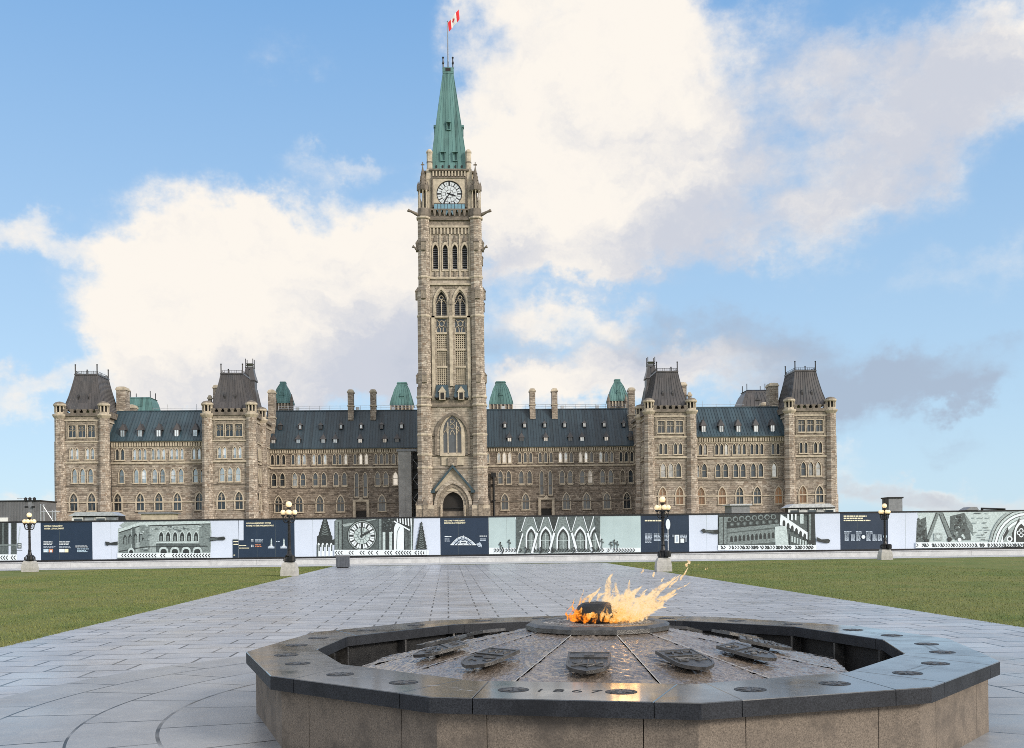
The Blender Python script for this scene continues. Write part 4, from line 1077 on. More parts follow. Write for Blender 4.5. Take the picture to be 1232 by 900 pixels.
for i in range(7):
    z_ = i*1.8; b.tube([(-.7, -.72, z_), (.7, -.72, z_+1.8)] if i % 2 else [(.7, -.72, z_), (-.7, -.72, z_+1.8)], .045, 4)
b.build('brace', h)
# dark drain pipe right of the tower
s, _ = fac(594, 590, 13); px, py = cs(s, 13.3)
h = thing('drain_pipe', 'dark vertical drain pipe on the wall just right of the clock tower', 'drain pipe', (px, py, ZB), AL)
b = MB().use(M['iron']); b.tube([(0, 0, 0), (0, 0, 9.5)], .22, 8); b.box(-.45, .45, -.1, .4, 9.3, 10.2); b.build('pipe', h)
b = MB().use(M['iron'])
for z_ in (2, 5, 8): b.box(-.35, .35, -.25, .6, z_, z_+.12)
b.build('bracket', h)

def cabin(name, label, px0, px1, py0, Y, zb, d, grp=None, win=4, roofc='steel', flare=1.0):
    x0, y0, z1 = at(px0, py0, Y); x1, _, _ = at(px1, py0, Y)
    h = thing(name, label, 'site cabin', ((x0+x1)/2, Y, 0), AL, grp); hw_ = (x1-x0)/2
    b = MB().use(M['iron']); b.box(-hw_, hw_, 0, d, 0, z1-.45); b.build('body', h)
    b = MB().use(M[roofc]); b.prism([(-hw_-.4, z1-.45), (hw_+.2, z1-.45), (hw_-.6, z1), (-hw_+.4, z1)], -.4, d+.4); b.use(M['iron']); b.prism([(hw_+.2, z1-.45), (hw_+flare, z1-2.2), (hw_, z1-2.2), (hw_-.5, z1-.45)], 0, d); b.build('roof', h)
    for i in range(win):
        x_ = -hw_+2*hw_*(i+.5)/win; f = MB().use(M['white_paint' if i % 2 == 0 else 'iron_grey']); f.box(x_-.75, x_+.75, -.08, -.004, z1-1.9, z1-.6); fo = f.build('window', h)
        p = MB().use(M['glass_sky' if i % 2 else 'glass']); p.box(x_-.5, x_+.5, -.1, -.083, z1-1.75, z1-.75); p.build('pane', fo)
cabin('site_cabin', 'dark site cabin with pale roof and windows showing over the hoarding at the left pavilion', 88, 141, 616.5, 120, 0, 2, None, 4, 'steel', .6)
cabin('site_cabin', 'dark site cabin with pale roof and windows showing over the hoarding at the right pavilion', 950, 1003, 606.5, 120, 0, 2, None, 5, 'steel', .6)
def flatbox(name, label, cat, px0, px1, py0, Y, d, m, m2):
    x0, _, z1 = at(px0, py0, Y); x1, _, _ = at(px1, py0, Y); hw_ = (x1-x0)/2
    h = thing(name, label, cat, ((x0+x1)/2, Y, 0), AL)
    b = MB().use(M[m]); b.box(-hw_, hw_, 0, d, 0, z1-.18); b.build('body', h)
    b = MB().use(M[m2]); b.box(-hw_-.25, hw_+.25, -.25, d+.25, z1-.18, z1); b.build('roof', h)
    b = MB().use(M['iron']); b.box(-hw_*.3, hw_*.3, -.05, -.004, 0, min(2.1, z1-.4)); b.build('door', h)
flatbox('storage_container', 'low pale roofed store behind the hoarding under the left wing windows', 'container', 170, 205, 616.5, 118, 3, 'trim', 'iron_grey')
flatbox('storage_container', 'small grey cabin roof peeping over the hoarding under the right wing windows', 'container', 880, 902, 606.5, 118, 3, 'iron_grey', 'steel')
x_, y_, z_ = at(1084, 599.5, 110)
h = thing('plant_room', 'dark grey boxy plant room rising over the hoarding behind the right street lamp', 'plant room', (x_-.6, 110, 0), 0)
b = MB().use(M['iron_grey']); b.box(-.75, .75, 0, 2, 0, z_); b.build('body', h); b = MB().use(M['iron']); b.box(-.85, .85, -.1, 2.1, z_, z_+.15); b.box(-1.15, -.75, 0, .5, z_-.7, z_-.05); b.build('roof', h)
x_, y_, z_ = at(1174, 610.5, 100)
h = thing('excavator', 'top of a small dark site machine just above the hoarding at the far right', 'site machine', (x_, 100, 0), 0)
b = MB().use(M['iron']); b.box(-.9, .2, 0, 1.6, .6, z_-.25); b.box(-1.2, 2.2, 0, 1.9, .3, 1.2); b.build('body', h); b = MB().use(M['iron_grey']); b.prism([(-1.0, z_-.25), (.3, z_-.25), (.1, z_+.05), (-.5, z_+.05)], -.05, 1.65); b.build('cab_roof', h)
b = MB().use(M['iron']); b.tube([(.6, .8, 1.2), (1.0, .8, z_-.1), (3.2, .8, z_-.2), (3.6, .8, 1.0)], .16, 6); b.build('boom', h)
# grey sheeted building at the left edge, with scaffold frames and a camera mast
x0, _, z1 = at(-60, 604.5, 150); x1, _, _ = at(47, 608.5, 150)
M['sheet'] = vary('grey_profiled_cladding', (.15, .155, .17), .2, .6, .6)
h = thing('clad_building', 'plain dark grey clad temporary building at the far left edge', 'temporary building', ((x0+x1)/2, 150, 0), AL)
hw_ = (x1-x0)/2; b = MB().use(M['sheet']); b.box(-hw_, hw_, 0, 6, 0, z1)
for i in range(60): x_ = -hw_+2*hw_*i/59; b.box(x_-.04, x_+.04, -.05, -.004, 0, z1)
b.build('wall', h)
b = MB().use(M['iron']); b.box(-hw_-.1, hw_+.1, -.12, 6.1, z1, z1+.2); b.build('roof', h)
b = MB().use(M['white_paint']); zz = at(20, 625.2, 149)[2]; b.box(-hw_, hw_*.3, -.3, -.05, zz-.5, zz+.35); b.build('canopy', h)
x_, _, z_ = at(12, 600, 150); b = MB().use(M['steel'])
for i in range(5): b.tube([(x_-(x0+x1)/2-.9+i*.5, 5, z1), (x_-(x0+x1)/2-.9+i*.5, 5, z1+.7)], .03, 4)
b.tube([(x_-(x0+x1)/2-1.2, 5, z1+.7), (x_-(x0+x1)/2+1.4, 5, z1+.7)], .04, 4); b.build('roof_rail', h)
x_, _, z_ = at(37, 601, 90)
h = thing('camera_mast', 'grey mast with a cluster of security cameras behind the leftmost street lamp', 'camera mast', (x_, 90, 0), 0)
b = MB().use(M['iron_grey']); b.box(-.17, .17, -.12, .12, 0, z_-.2); b.build('mast', h)
b = MB().use(M['iron']); b.box(-.5, .5, -.1, .1, z_-.25, z_-.17); b.build('cross_arm', h)
for dx in (-.38, 0, .4): b = MB().use(M['iron']); b.lathe(dx, -.15, [(.05, z_-.17), (.14, z_-.1), (.14, z_+.12), (.04, z_+.2)], 8); b.build('camera', h)
b = MB().use(M['iron']); b.box(-.42, -.18, -.3, -.1, z_-.75, z_-.6); b.box(.2, .42, -.3, -.1, z_-.75, z_-.6); b.build('floodlight', h)
x_, _, z_ = at(49, 611, 95); x2, _, _ = at(66, 611, 95)
h = thing('scaffold', 'galvanised scaffold frame with diagonal braces beside the left pavilion', 'scaffold', (x_, 95, 0), AL)
L_ = x2-x_
b = MB().use(M['steel'])
for q in (0, .22*L_, .8*L_, L_): b.tube([(q, 0, 0), (q, 0, z_+(.35 if q < .5*L_ else -.2))], .045, 5)
b.build('upright', h); b = MB().use(M['steel'])
for zz in (z_-.4, z_-1.5): b.tube([(0, 0, zz), (1.35*L_, 0, zz)], .045, 5)
b.tube([(.15*L_, 0, z_+.2), (.95*L_, 0, z_-1.5)], .045, 5); b.build('brace', h)

# ------------------------------------------------------------------ low wall and hoarding
lwv = thing('low_wall', 'long low pale concrete wall under the printed hoarding', 'wall', (HO[0], HO[1], 0), AL)
WZ = .40
b = MB().use(M['concrete'])
x_ = -90.0
while x_ < 90:
    L_ = 3.05*4; b.box(x_+.006, x_+L_-.006, 0, 1.1, 0, WZ-.06); x_ += L_
b.box(-90, 90, .02, 1.08, 0, WZ-.1); b.build('face', lwv)
b = MB().use(M['concrete_path']); b.box(-90, 90, -.05, 1.15, WZ-.058, WZ); b.build('coping', lwv)
HT = .30                                               # hoarding set back on the wall
HO2 = hw(0, HT)
def hp(px, py):
    a, b_ = ray(px, py); c, s_ = math.cos(AL), math.sin(AL)
    Y = (HO2[1]*c-HO2[0]*s_)/(c-a*s_); X = a*Y
    return (X-HO2[0])*c+(Y-HO2[1])*s_, HC+b_*Y
HZ0, HZ1 = WZ+.12, 3.02
def tone(name, col, amt=.35, sc=3.2, bump=0):
    m, g = mat(name, col, .55); o = g.obj(); n = g.noise(g.vec('MULTIPLY', o, (1, 1, 1.6)), sc, 7, .75)
    g.put(g.b.inputs['Base Color'], g.mix(g.rmap(n, .3, .7), tuple(c*(1-amt) for c in col), tuple(min(.9, c*(1+amt)) for c in col))); return m
T = {'navy': vary('navy_vinyl', (.009, .025, .055), .1, 1, .45), 'white': vary('lilac_white_vinyl', (.57, .64, .77), .05, .5, .45), 'teal': vary('pale_teal_vinyl', (.41, .52, .54), .08, .6, .45),
     'd': tone('print_dark', (.026, .033, .034), .8, 7), 'md': tone('print_mid_dark', (.075, .096, .098), .75, 7), 'm': tone('print_mid', (.165, .205, .207), .7, 7), 'ml': tone('print_mid_light', (.30, .36, .365), .6, 7),
     'l': tone('print_light', (.46, .55, .56), .4, 7), 'w': tone('print_white', (.70, .77, .82), .08), 'y': vary('cream_lettering', (.80, .76, .55), .03, 3, .5), 'g': vary('grey_text_print', (.42, .50, .60), .1, 5, .5),
     'or': vary('orange_print', (.55, .22, .12), .2, 6, .5), 'sky': vary('pale_blue_print', (.45, .60, .72), .1, 4, .5)}
class Print:
    """flat printed picture: each shape is a layer of ink a hair above the last; input in panel metres"""
    def __init__(s, x0): s.b = MB(); s.k = 0; s.x0 = x0
    def P(s, px, py): q = hp(px, py); return q[0]-s.x0, min(max(q[1], HZ0+.012), HZ1-.012)
    def poly(s, pts, m, raw=False):
        q = pts if raw else [s.P(*p) for p in pts]
        q = [(a, min(max(c, HZ0+.012), HZ1-.012)) for a, c in q]
        s.k += 1; y = -.004-.0006*s.k
        s.b.use(T[m]); s.b.add([(a, y, c) for a, c in q], [tuple(range(len(q)))])
    def rect(s, x0, x1, y0, y1, m): s.poly([(x0, y1), (x1, y1), (x1, y0), (x0, y0)], m)
    def line(s, pts, w, m):
        q = [Vector(s.P(*p)) for p in pts]; L_ = []; Rr = []
        for i, p in enumerate(q):
            d = q[min(i+1, len(q)-1)]-q[max(i-1, 0)]
            n_ = Vector((-d.y, d.x)).normalized()*w*.0557/2
            L_.append(tuple(p+n_)); Rr.append(tuple(p-n_))
        for i in range(len(q)-1): 
            s.k += (i == 0); y = -.004-.0006*s.k
            s.b.use(T[m]); s.b.add([(a, y, min(max(c, HZ0+.012), HZ1-.012)) for a, c in (L_[i], L_[i+1], Rr[i+1], Rr[i])], [(0, 1, 2, 3)])
    def arch(s, x, y0, w_, h_, m, n=5):
        a = arch(0, 0, w_, h_, True, n); s.poly([(x+p, y0-q) for p, q in a], m)
    def circ(s, x, y, r, m, n=24, sx=1.0): s.poly([(x+r*sx*math.cos(2*PI*i/n), y+r*math.sin(2*PI*i/n)) for i in range(n)], m)
    def chevrons(s, x0, x1, y, h_, step, d=1):
        x = x0; i = 0
        rr = random.Random(int(x0))
        while x < x1:
            if rr.random() < .86: s.line([(x+d*2, y-h_/2), (x, y), (x+d*2, y+h_/2)], 1.15, 'd')
            x += step
    def bars(s, x0, x1, y0, y1, n, m='g', rag=.35, seed=1, th=.55):
        rr = random.Random(seed); dy = (y1-y0)/n
        for i in range(n):
            xe = x1-(x1-x0)*rag*rr.random(); x = x0
            while x < xe:
                wl = min(xe, x+rr.uniform(1.4, 4)); s.rect(x, wl, y0+i*dy, y0+i*dy+dy*th, m); x = wl+.5
def panel(label, px0, px1, base, sides=True):
    xa, xb = hp(px0, 645)[0], hp(px1, 645)[0]; xm = (xa+xb)/2
    p = hw(xm, HT); h = thing('hoarding', label, 'hoarding panel', (p[0], p[1], 0), AL, None)
    L_ = (xb-xa)/2-.004
    b = MB().use(T[base]); b.box(-L_, L_, 0, .06, HZ0, HZ1)
    b.use(M['iron'])
    for i in range(max(2, int(L_*2/2.4))): q = -L_+.3+(2*L_-.6)*i/max(1, int(L_*2/2.4)-1); b.box(q-.05, q+.05, .062, .16, WZ, HZ1)
    b.use(T['ml' if base != 'navy' else 'md'])
    for i in range(1, int(2*L_/1.22)): q = -L_+i*1.22; b.box(q-.007, q+.007, -.003, -.001, HZ0, HZ1)
    b.build('board', h)
    b = MB().use(M['iron']); b.box(-L_, L_, -.035, .09, HZ1+.001, HZ1+.10); b.build('top_rail', h)
    b = MB().use(M['iron']); b.box(-L_, L_, -.03, .09, WZ+.002, HZ0-.001); b.build('bottom_rail', h)
    pr = Print(xm); pr.h = h; pr.L = L_; return pr
def done(pr, name='print'):
    if pr.b.v: pr.b.build(name, pr.h)
def text(pr, lines, px, py, size, m='y'):
    """headline lettering as flat letters on the board; top-left at px,py, cap height size (photo px)"""
    x, z = pr.P(px, py)
    for i, tx in enumerate(lines):
        cu = bpy.data.curves.new('t', 'FONT'); cu.body = tx[0]; cu.size = size*.0557/.7; cu.offset = .004; cu.resolution_u = 1
        ob = bpy.data.objects.new('t', cu); C.objects.link(ob); me = bpy.data.meshes.new_from_object(ob); bpy.data.objects.remove(ob); bpy.data.curves.remove(cu)
        co = np.empty(len(me.vertices)*3); me.vertices.foreach_get('co', co); co = co.reshape(-1, 3)
        wd = co[:, 0].max(); want = tx[1]*.0557
        nc = np.stack([co[:, 0]*want/wd+x, np.full(len(co), -.006), co[:, 1]+z-size*.0557*(1+i*1.75)], 1)
        me.vertices.foreach_set('co', nc.ravel()); me.materials.clear(); me.materials.append(T[m]); me.update()
        link('headline', me, pr.h)
# 0 far left: facade print
p = panel('pale hoarding panel with dark window bays behind the leftmost lamp post', -30, 49, 'white')
p.rect(-30, 10.3, 627, 667.5, 'md'); p.rect(13, 20.2, 627, 667.5, 'md')
for x in (-26, -18, -10, -2, 5): p.rect(x, x+4.5, 628, 655, 'd'); p.line([(x-1.3, 627), (x-1.3, 667)], .8, 'm')
p.rect(14.5, 19, 628, 655, 'd'); p.rect(-30, 20, 655, 656.5, 'm'); p.rect(-30, 20.3, 667, 676, 'w'); p.chevrons(1, 10, 671, 5, 3.2, 1); p.chevrons(13.5, 19.5, 671, 5, 3.2, 1)
p.rect(21, 26, 653.5, 660, 'md'); p.rect(22.2, 25, 655, 656, 'w'); p.rect(22.2, 25, 657.5, 658.5, 'w'); p.line([(20, 662), (27, 662)], .6, 'md'); p.line([(22, 653), (24.5, 633)], .8, 'l')
done(p)
p = panel('plain pale hoarding panel at the far left end', -330, -30, 'white'); done(p)
# 1 navy
p = panel('navy hoarding panel with two headline lines above three captioned picture blocks', 49, 111, 'navy')
text(p, [('VISITING PARLIAMENT', 22), ('VISITER LE PARLEMENT', 23.5)], 52.8, 632.2, 1.7)
p.bars(52.4, 64, 651.5, 656, 3, 'w', .3, 3); p.bars(52.4, 67.5, 657.5, 660, 2, 'g', .2, 4); p.rect(52.4, 58.5, 660.5, 664.5, 'sky'); p.rect(59, 64, 660.5, 664.5, 'or'); p.rect(60.5, 62.5, 662, 664.5, 'w'); p.rect(53, 56.5, 662.5, 664, 'w')
p.bars(71.5, 87.5, 651.5, 656, 3, 'w', .3, 5); p.bars(71.5, 87, 657.5, 660, 2, 'g', .2, 6); p.rect(71.5, 78, 660.5, 664.5, 'w'); p.rect(78.2, 82.5, 660.5, 664.5, 'y')
p.bars(91, 106, 656.5, 659, 2, 'w', .2, 7); p.bars(93, 108, 660, 665, 3, 'sky', .3, 8)
done(p, 'print')
# 2 white with stone corner print
p = panel('pale hoarding panel printed with a stone corner of arcaded windows', 111, 287, 'white')
p.poly([(141.5, 673), (142, 636), (147, 634.5), (143, 632.5), (150, 626), (253, 624), (254.5, 640), (253, 673)], 'ml')
p.poly([(143, 673), (143.5, 637), (158, 632), (158, 673)], 'm'); p.poly([(142.5, 637), (168, 628.5), (253, 626.5), (253, 629.5), (168, 632), (143, 640.5)], 'l'); p.line([(143, 641), (168, 633), (253, 630.5)], 1.3, 'd')
p.rect(159, 163, 634, 664, 'md'); p.rect(168, 180, 632, 664, 'm'); p.poly([(168, 646), (174, 648), (168, 652)], 'd'); p.rect(240, 253, 631, 664, 'm')
for i in range(4): p.arch(151.5+i*6.2-1, 655-i*1.0, 4.2, 11.5, 'd'); p.arch(151.5+i*6.2-.6, 655-i*1.0, 2.6, 9, 'm')
for i in range(6): x = 194+i*8.4; p.arch(x, 651, 6.6, 13, 'l'); p.arch(x, 651, 4.8, 11, 'd'); p.rect(x-1, x+1, 645, 651, 'm')
p.line([(188, 653), (240, 652)], 1.6, 'l'); p.rect(188, 240, 654, 664, 'md'); p.line([(143, 663.5), (175, 658), (250, 657)], 1.0, 'd')
for i in range(4): x = 197+i*13.5; p.arch(x, 665.5, 11, 7.5, 'l'); p.arch(x, 665.5, 7.5, 5, 'd')
p.arch(158, 666, 8, 7, 'l'); p.arch(158, 666, 5, 4.5, 'd')
rr = random.Random(4)
for i in range(60): x = rr.uniform(168, 250); y = rr.uniform(632, 640) if i % 2 else rr.uniform(632, 662); wv = rr.uniform(1.5, 4); (p.rect(x, x+wv, y, y+1.4, rr.choice(['m', 'md', 'l', 'ml'])) if (y < 638 or x > 241 or x < 182) else None)
p.rect(141.5, 253.5, 665.5, 671, 'w'); p.chevrons(143, 252, 668.3, 4.2, 3.6, 1); p.rect(141.5, 253.5, 671, 673, 'md')
p.poly([(127, 651.5), (131, 652), (133, 653), (142, 651.5), (142, 656), (132, 655.5), (130, 656.5), (127.5, 656)], 'd'); p.poly([(253, 646), (262, 646.5), (270, 645.5), (271.5, 648), (270, 650), (262, 650), (253, 651)], 'd'); p.poly([(253, 647.5), (262, 648), (262, 649.2), (253, 649.8)], 'md')
done(p)
# 3 navy with foot block
p = panel('navy hoarding panel with small tower drawings behind the lamp left of the walk', 287, 354.3, 'navy')
xA = hp(293, 640)
p.rect(287.2, 293, 622.5, 650, 'white'); 
text(p, [('OUR PARLIAMENTARY SYSTEM', 29.5), ('NOTRE SYSTÈME PARLEMENTAIRE', 32.8)], 296, 628.8, 1.7)
p.bars(302, 305, 649, 652, 2, 'w', .1, 3); p.bars(302, 305, 655.5, 659, 2, 'w', .1, 4); p.bars(307, 318, 649, 653, 3, 'g', .2, 5); p.bars(307, 315, 655, 659, 2, 'or', .2, 6); p.bars(332, 336.5, 651, 653, 1, 'g', 0, 7)
for x in (326.6, 341.7): p.poly([(x-.9, 655), (x-.8, 650), (x, 647.5), (x+.8, 650), (x+.9, 655)], 'l'); p.rect(x-1, x+1, 655, 656.5, 'w'); p.rect(x-4.2, x+3.6, 657.5, 659.8, 'g'); p.rect(x-2.5, x+2, 656.6, 657.6, 'w')
text(p, [('NOW HERE', 0.01)], 288, 690, 1) if False else None
p.bars(287.5, 297, 656, 657.6, 1, 'y', .05, 9); p.bars(287.5, 300, 659, 660.6, 1, 'y', 0, 10)
done(p, 'print')
# the stepped block overlaps the neighbouring pale panel
xm = (hp(280.3, 660)[0]+hp(287, 660)[0])/2; q = hw(xm, HT-.05); hh = thing('hoarding', 'small navy step block fixed low on the hoarding beside the tower drawings panel', 'hoarding panel', (q[0], q[1], 0), AL)
w_ = (hp(287, 660)[0]-hp(280.3, 660)[0])/2; zt_ = hp(284, 650)[1]; b = MB().use(T['navy']); b.box(-w_, w_, 0, .044, HZ0+.01, zt_); b.build('board', hh); b = MB().use(T['md']); b.box(-w_, w_, -.02, .043, zt_+.001, zt_+.06); b.build('cap', hh)
b = MB().use(T['y'])
for zz, w0, w1 in ((1.62, -.75, 1), (1.44, -.75, 1), (.72, -.75, -.2)): b.box(w_*w0, w_*w1, -.006, -.001, zz-.06+HZ0*.0, zz)
b.build('text_lines', hh)
# 4 white with clock print
p = panel('pale hoarding panel printed with a big round clock face between stone pinnacles', 354.3, 529.8, 'white')
def spirelet(x, y0, y1, w0, m, m2, crock=6):
    pts = []; pr_ = []
    for i in range(crock+1):
        f_ = i/crock; hw2 = w0*(1-f_)+.6*f_; y = y0+(y1-y0)*f_
        pr_.append((hw2+.9, y)); pr_.append((hw2-.3, y-(y0-y1)/crock*.5))
    p.poly([(x+a, y) for a, y in pr_]+[(x-a, y) for a, y in pr_[::-1]], m)
    for i in range(crock*2): f_ = (i+.5)/crock/2; hw2 = w0*(1-f_)*.6; y = y0+(y1-y0)*f_; p.line([(x-hw2, y), (x, y-1.2), (x+hw2, y)], .7, m2)
spirelet(391, 645, 620.5, 7.6, 'd', 'm'); p.rect(381.5, 400, 645, 658, 'd')
for i in range(4): x = 383.5+i*5; p.arch(x, 670, 3.2, 17, 'w'); p.arch(x+.6, 663, 1.6, 8, 'md')
p.rect(381, 383, 655, 671, 'md'); p.poly([(399, 650), (408, 646), (408, 654), (400, 656)], 'd')
p.poly([(402.5, 662), (402.5, 627), (405, 622), (498, 621.5), (496.5, 662)], 'md')
p.rect(403.5, 411, 626, 662, 'm'); p.line([(407, 628), (407, 660)], 1.2, 'd'); p.line([(412, 625), (412, 661)], 1.4, 'd'); p.poly([(412, 631), (452, 622.5), (452, 625), (414, 634)], 'ml')
CX, CY = 435.5, 644.5
p.circ(CX, CY, 18.6, 'd', 36, .97); p.circ(CX, CY, 17.4, 'ml', 36, .97); p.circ(CX, CY, 16.4, 'd', 36, .97); p.circ(CX, CY, 15.6, 'w', 36, .97); p.circ(CX, CY, 10.6, 'd', 30, .97); p.circ(CX, CY, 9.8, 'l', 30, .97)
for i in range(12):
    a = i*PI/6; p.line([(CX+10.5*math.cos(a), CY+10.5*math.sin(a)), (CX+15.8*math.cos(a), CY+15.8*math.sin(a))], 2.6 if i % 3 == 0 else 1.8, 'd')
    a += PI/12; p.line([(CX+5*math.cos(a), CY+5*math.sin(a)), (CX+9.9*math.cos(a), CY+9.9*math.sin(a))], .7, 'm'); p.line([(CX+10.5*math.cos(a), CY+10.5*math.sin(a)), (CX+15.8*math.cos(a), CY+15.8*math.sin(a))], .6, 'm')
for i in range(6): a = i*PI/3; p.line([(CX+5*math.cos(a), CY+5*math.sin(a)), (CX+5*math.cos(a+PI/3), CY+5*math.sin(a+PI/3))], .7, 'm')
p.line([(CX, CY+3), (CX-.5, CY-14.5)], 1.5, 'd'); p.line([(CX-2, CY+1.2), (CX+9, CY-5)], 2.6, 'd'); p.line([(CX+9, CY-5), (CX+13, CY-7.5)], 1.2, 'd')
p.rect(456, 459, 622, 662, 'm'); p.poly([(459, 662), (459.5, 622), (475, 622), (474, 640), (470, 648), (468, 662)], 'd')
rr = random.Random(9)
for i in range(26): x = rr.uniform(460, 473); y = rr.uniform(623, 646); p.circ(x, y, rr.uniform(.6, 1.5), rr.choice(['md', 'm', 'd', 'ml']), 6)
for x in (460.5, 468.5): p.rect(x, x+3.2, 640, 662, 'l'); p.rect(x+3.4, x+4.6, 643, 662, 'd')
p.arch(480, 662, 12, 36, 'w'); p.line([(477, 661), (478, 640), (481, 634)], 1, 'm'); p.poly([(474, 622), (496, 622), (496, 634), (490, 636), (474, 626)], 'd')
for i in range(6): p.line([(478+i*3.3, 622), (478.5+i*3.3, 628+i*1.2)], 1.5, 'w')
p.line([(474, 627), (493, 638)], 1.6, 'w'); p.poly([(486, 640), (497, 640), (496.5, 662), (488, 662)], 'md'); p.line([(491, 640), (491, 662)], 1, 'd'); p.line([(495, 632), (495, 662)], 1.2, 'l')
spirelet(507, 661, 630, 6.4, 'd', 'm', 7)
p.rect(402.5, 516, 661.5, 668.5, 'w'); p.chevrons(403.5, 512, 665, 4.4, 3.3, 1); p.rect(402.5, 516, 668.5, 670, 'md'); 
for i in range(5): x = 501.5+i*3; p.rect(x, x+1.3, 662, 669.5, 'w')
done(p)
# 5 navy
p = panel('navy hoarding panel with a pale arched drawing, in front of the clock tower door', 529.8, 588, 'navy')
text(p, [('WELCOME TO PARLIAMENT', 25.3), ('BIENVENUE AU PARLEMENT', 26)], 534.2, 625.8, 1.6)
p.bars(535, 543.5, 645, 647, 1, 'w', .05, 2); p.bars(535, 541.5, 648, 652, 3, 'g', .2, 3); p.bars(577, 586, 644.5, 646.3, 1, 'w', .05, 4); p.bars(577.5, 586, 648, 651.5, 2, 'g', .2, 5)
A_ = [(542.3, 655.8), (546, 651.5), (550, 647.8), (555, 645.6), (559, 646), (563, 647.8), (567.5, 651), (572.5, 655.8)]
p.poly(A_, 'g'); p.line(A_, .8, 'w'); p.line([(542, 655.4), (573, 655.4)], 1.1, 'w')
for r_ in (.72, .5): p.line([(557.3+(a-557.3)*r_, 655.4+(c-655.4)*r_) for a, c in A_], 1.0, 'navy')
for a, c in A_[1:-1]: p.line([(557.3, 655), (a, c)], .5, 'navy')
p.rect(553, 562, 651.2, 654, 'w'); p.rect(554.5, 560.5, 652, 653.2, 'navy'); p.line([(557.3, 644), (557.3, 648)], .6, 'w')
p.poly([(573, 654.5), (577.5, 652.3), (579.8, 656), (579.5, 658.5), (575.5, 657.8)], 'g'); p.line([(575, 655.8), (579, 657.8)], .6, 'navy')
done(p, 'print')
# 6 teal arches
p = panel('pale teal hoarding panel printed with a row of tall pointed stone arches', 588, 771, 'teal')
p.rect(588.3, 770.7, 659, 668, 'w'); p.poly([(621, 666), (621.5, 619), (720, 618.5), (722, 664)], 'm')
for i, x in enumerate((639, 656.5, 677.5, 698, 716)):
    w_ = (13, 15, 16, 16, 13)[i]
    p.arch(x, 662, w_, 29, 'w'); p.arch(x, 662, w_-3.5, 26, 'd'); p.arch(x, 662, w_-7, 22, 'm'); p.line([(x, 662), (x, 642)], .7, 'l'); p.line([(x-w_/2+2, 650), (x+w_/2-2, 650)], .6, 'l')
for a, c in ((630, 648), (667.5, 648), (688, 647)): pass
for x in (626, 648, 666, 687, 708):
    p.poly([(x-5, 619), (x+5, 618.8), (x+.8, 638), (x-.8, 638)], 'md' if x != 666 else 'd'); p.line([(x-6.2, 619), (x-1, 639)], .9, 'w'); p.line([(x+6.2, 619), (x+1, 639)], .9, 'w'); p.circ(x, 640, 1.8, 'd', 8); p.circ(x-.2, 639.6, .9, 'l', 6)
for x in (646.5, 667, 688, 707): p.line([(x, 641), (x-(4 if x < 677 else -4)*1.6, 667)], 3.0, 'w'); p.line([(x+1.6, 641), (x-(4 if x < 677 else -4)*1.6+1.8, 664)], .8, 'md')
p.poly([(621, 619), (627, 619), (625, 640), (630, 646), (621, 665)], 'md'); p.poly([(715, 619), (722, 619), (721.5, 655), (724, 664), (717, 645)], 'md'); p.line([(629, 642), (622, 666)], 1.6, 'w'); p.line([(716, 642), (723, 664)], 1.6, 'w')
for x, y in ((602, 658), (612.5, 655), (724, 654), (735, 657.5), (739, 655), (742.5, 657)):
    p.line([(x, 661), (x, y-6)], 1.0, 'md'); p.circ(x-1, y-3, 1.3, 'md', 6); p.circ(x+1.2, y-1.5, 1.2, 'md', 6); p.circ(x, y-5, 1.0, 'd', 6)
p.chevrons(597, 764, 662, 4, 3.4, -1); 
for x in (604, 632, 650, 664, 690, 712): p.line([(x, 658), (x+2, 662), (x, 666)], 1.6, 'd')
done(p)
# 7 navy
p = panel('navy hoarding panel with one cream headline and four text blocks, right of the teal arches', 771, 829, 'navy')
p.bars(775.8, 798.5, 625.6, 627.4, 1, 'y', 0, 3, .9)
for x, n_ in ((776, 8), (786.5, 6), (797, 6)): p.bars(x, x+8.6, 642, 653.5 if n_ > 6 else 651.5, n_, 'g', .15, int(x), .6)
p.rect(811.5, 817, 643.5, 653.5, 'w'); p.rect(813, 815.5, 644.5, 652, 'g'); p.bars(818, 826.5, 643.5, 648, 3, 'g', .1, 8); p.rect(818.5, 823, 648, 653, 'w'); p.bars(824, 826.3, 648, 652, 3, 'g', .1, 9); p.bars(808.6, 810.6, 643.5, 646, 2, 'g', 0, 9)
done(p, 'print')
# 8 cornice print
p = panel('pale hoarding panel printed with a dark carved cornice corner and two gargoyles', 829, 1011, 'white')
p.poly([(863.5, 661), (863.5, 617.5), (980, 615), (982, 661)], 'md'); p.poly([(864, 620), (875, 617.5), (940, 616), (937, 632), (870, 638), (864, 634)], 'd')
for i in range(8): x = 877+i*7.6; p.circ(x, 625-i*.5, 3.4, 'm', 8); p.circ(x+.4, 625.4-i*.5, 2.2, 'd', 8); p.circ(x+3.6, 631-i*.5, 2.6, 'md', 8); p.circ(x+3.4, 631-i*.5, 1.3, 'm', 6)
p.poly([(875, 636), (937, 630), (937, 634), (875, 641)], 'm'); p.poly([(875, 642), (937, 636), (937, 652), (875, 657)], 'm')
for i in range(11): x = 880+i*5.0; p.arch(x, 652-i*.45, 3.2, 7.5, 'd')
p.poly([(932, 634), (946, 632), (949, 660), (933, 660)], 'l'); p.poly([(939, 616), (978, 645), (980, 655), (948, 634), (938, 632)], 'w')
for i in range(7): x = 943+i*5; p.arch(x, 633+i*3.2, 3.4, 7.5, 'd')
p.poly([(950, 642), (977, 655), (978, 661), (950, 656)], 'md')
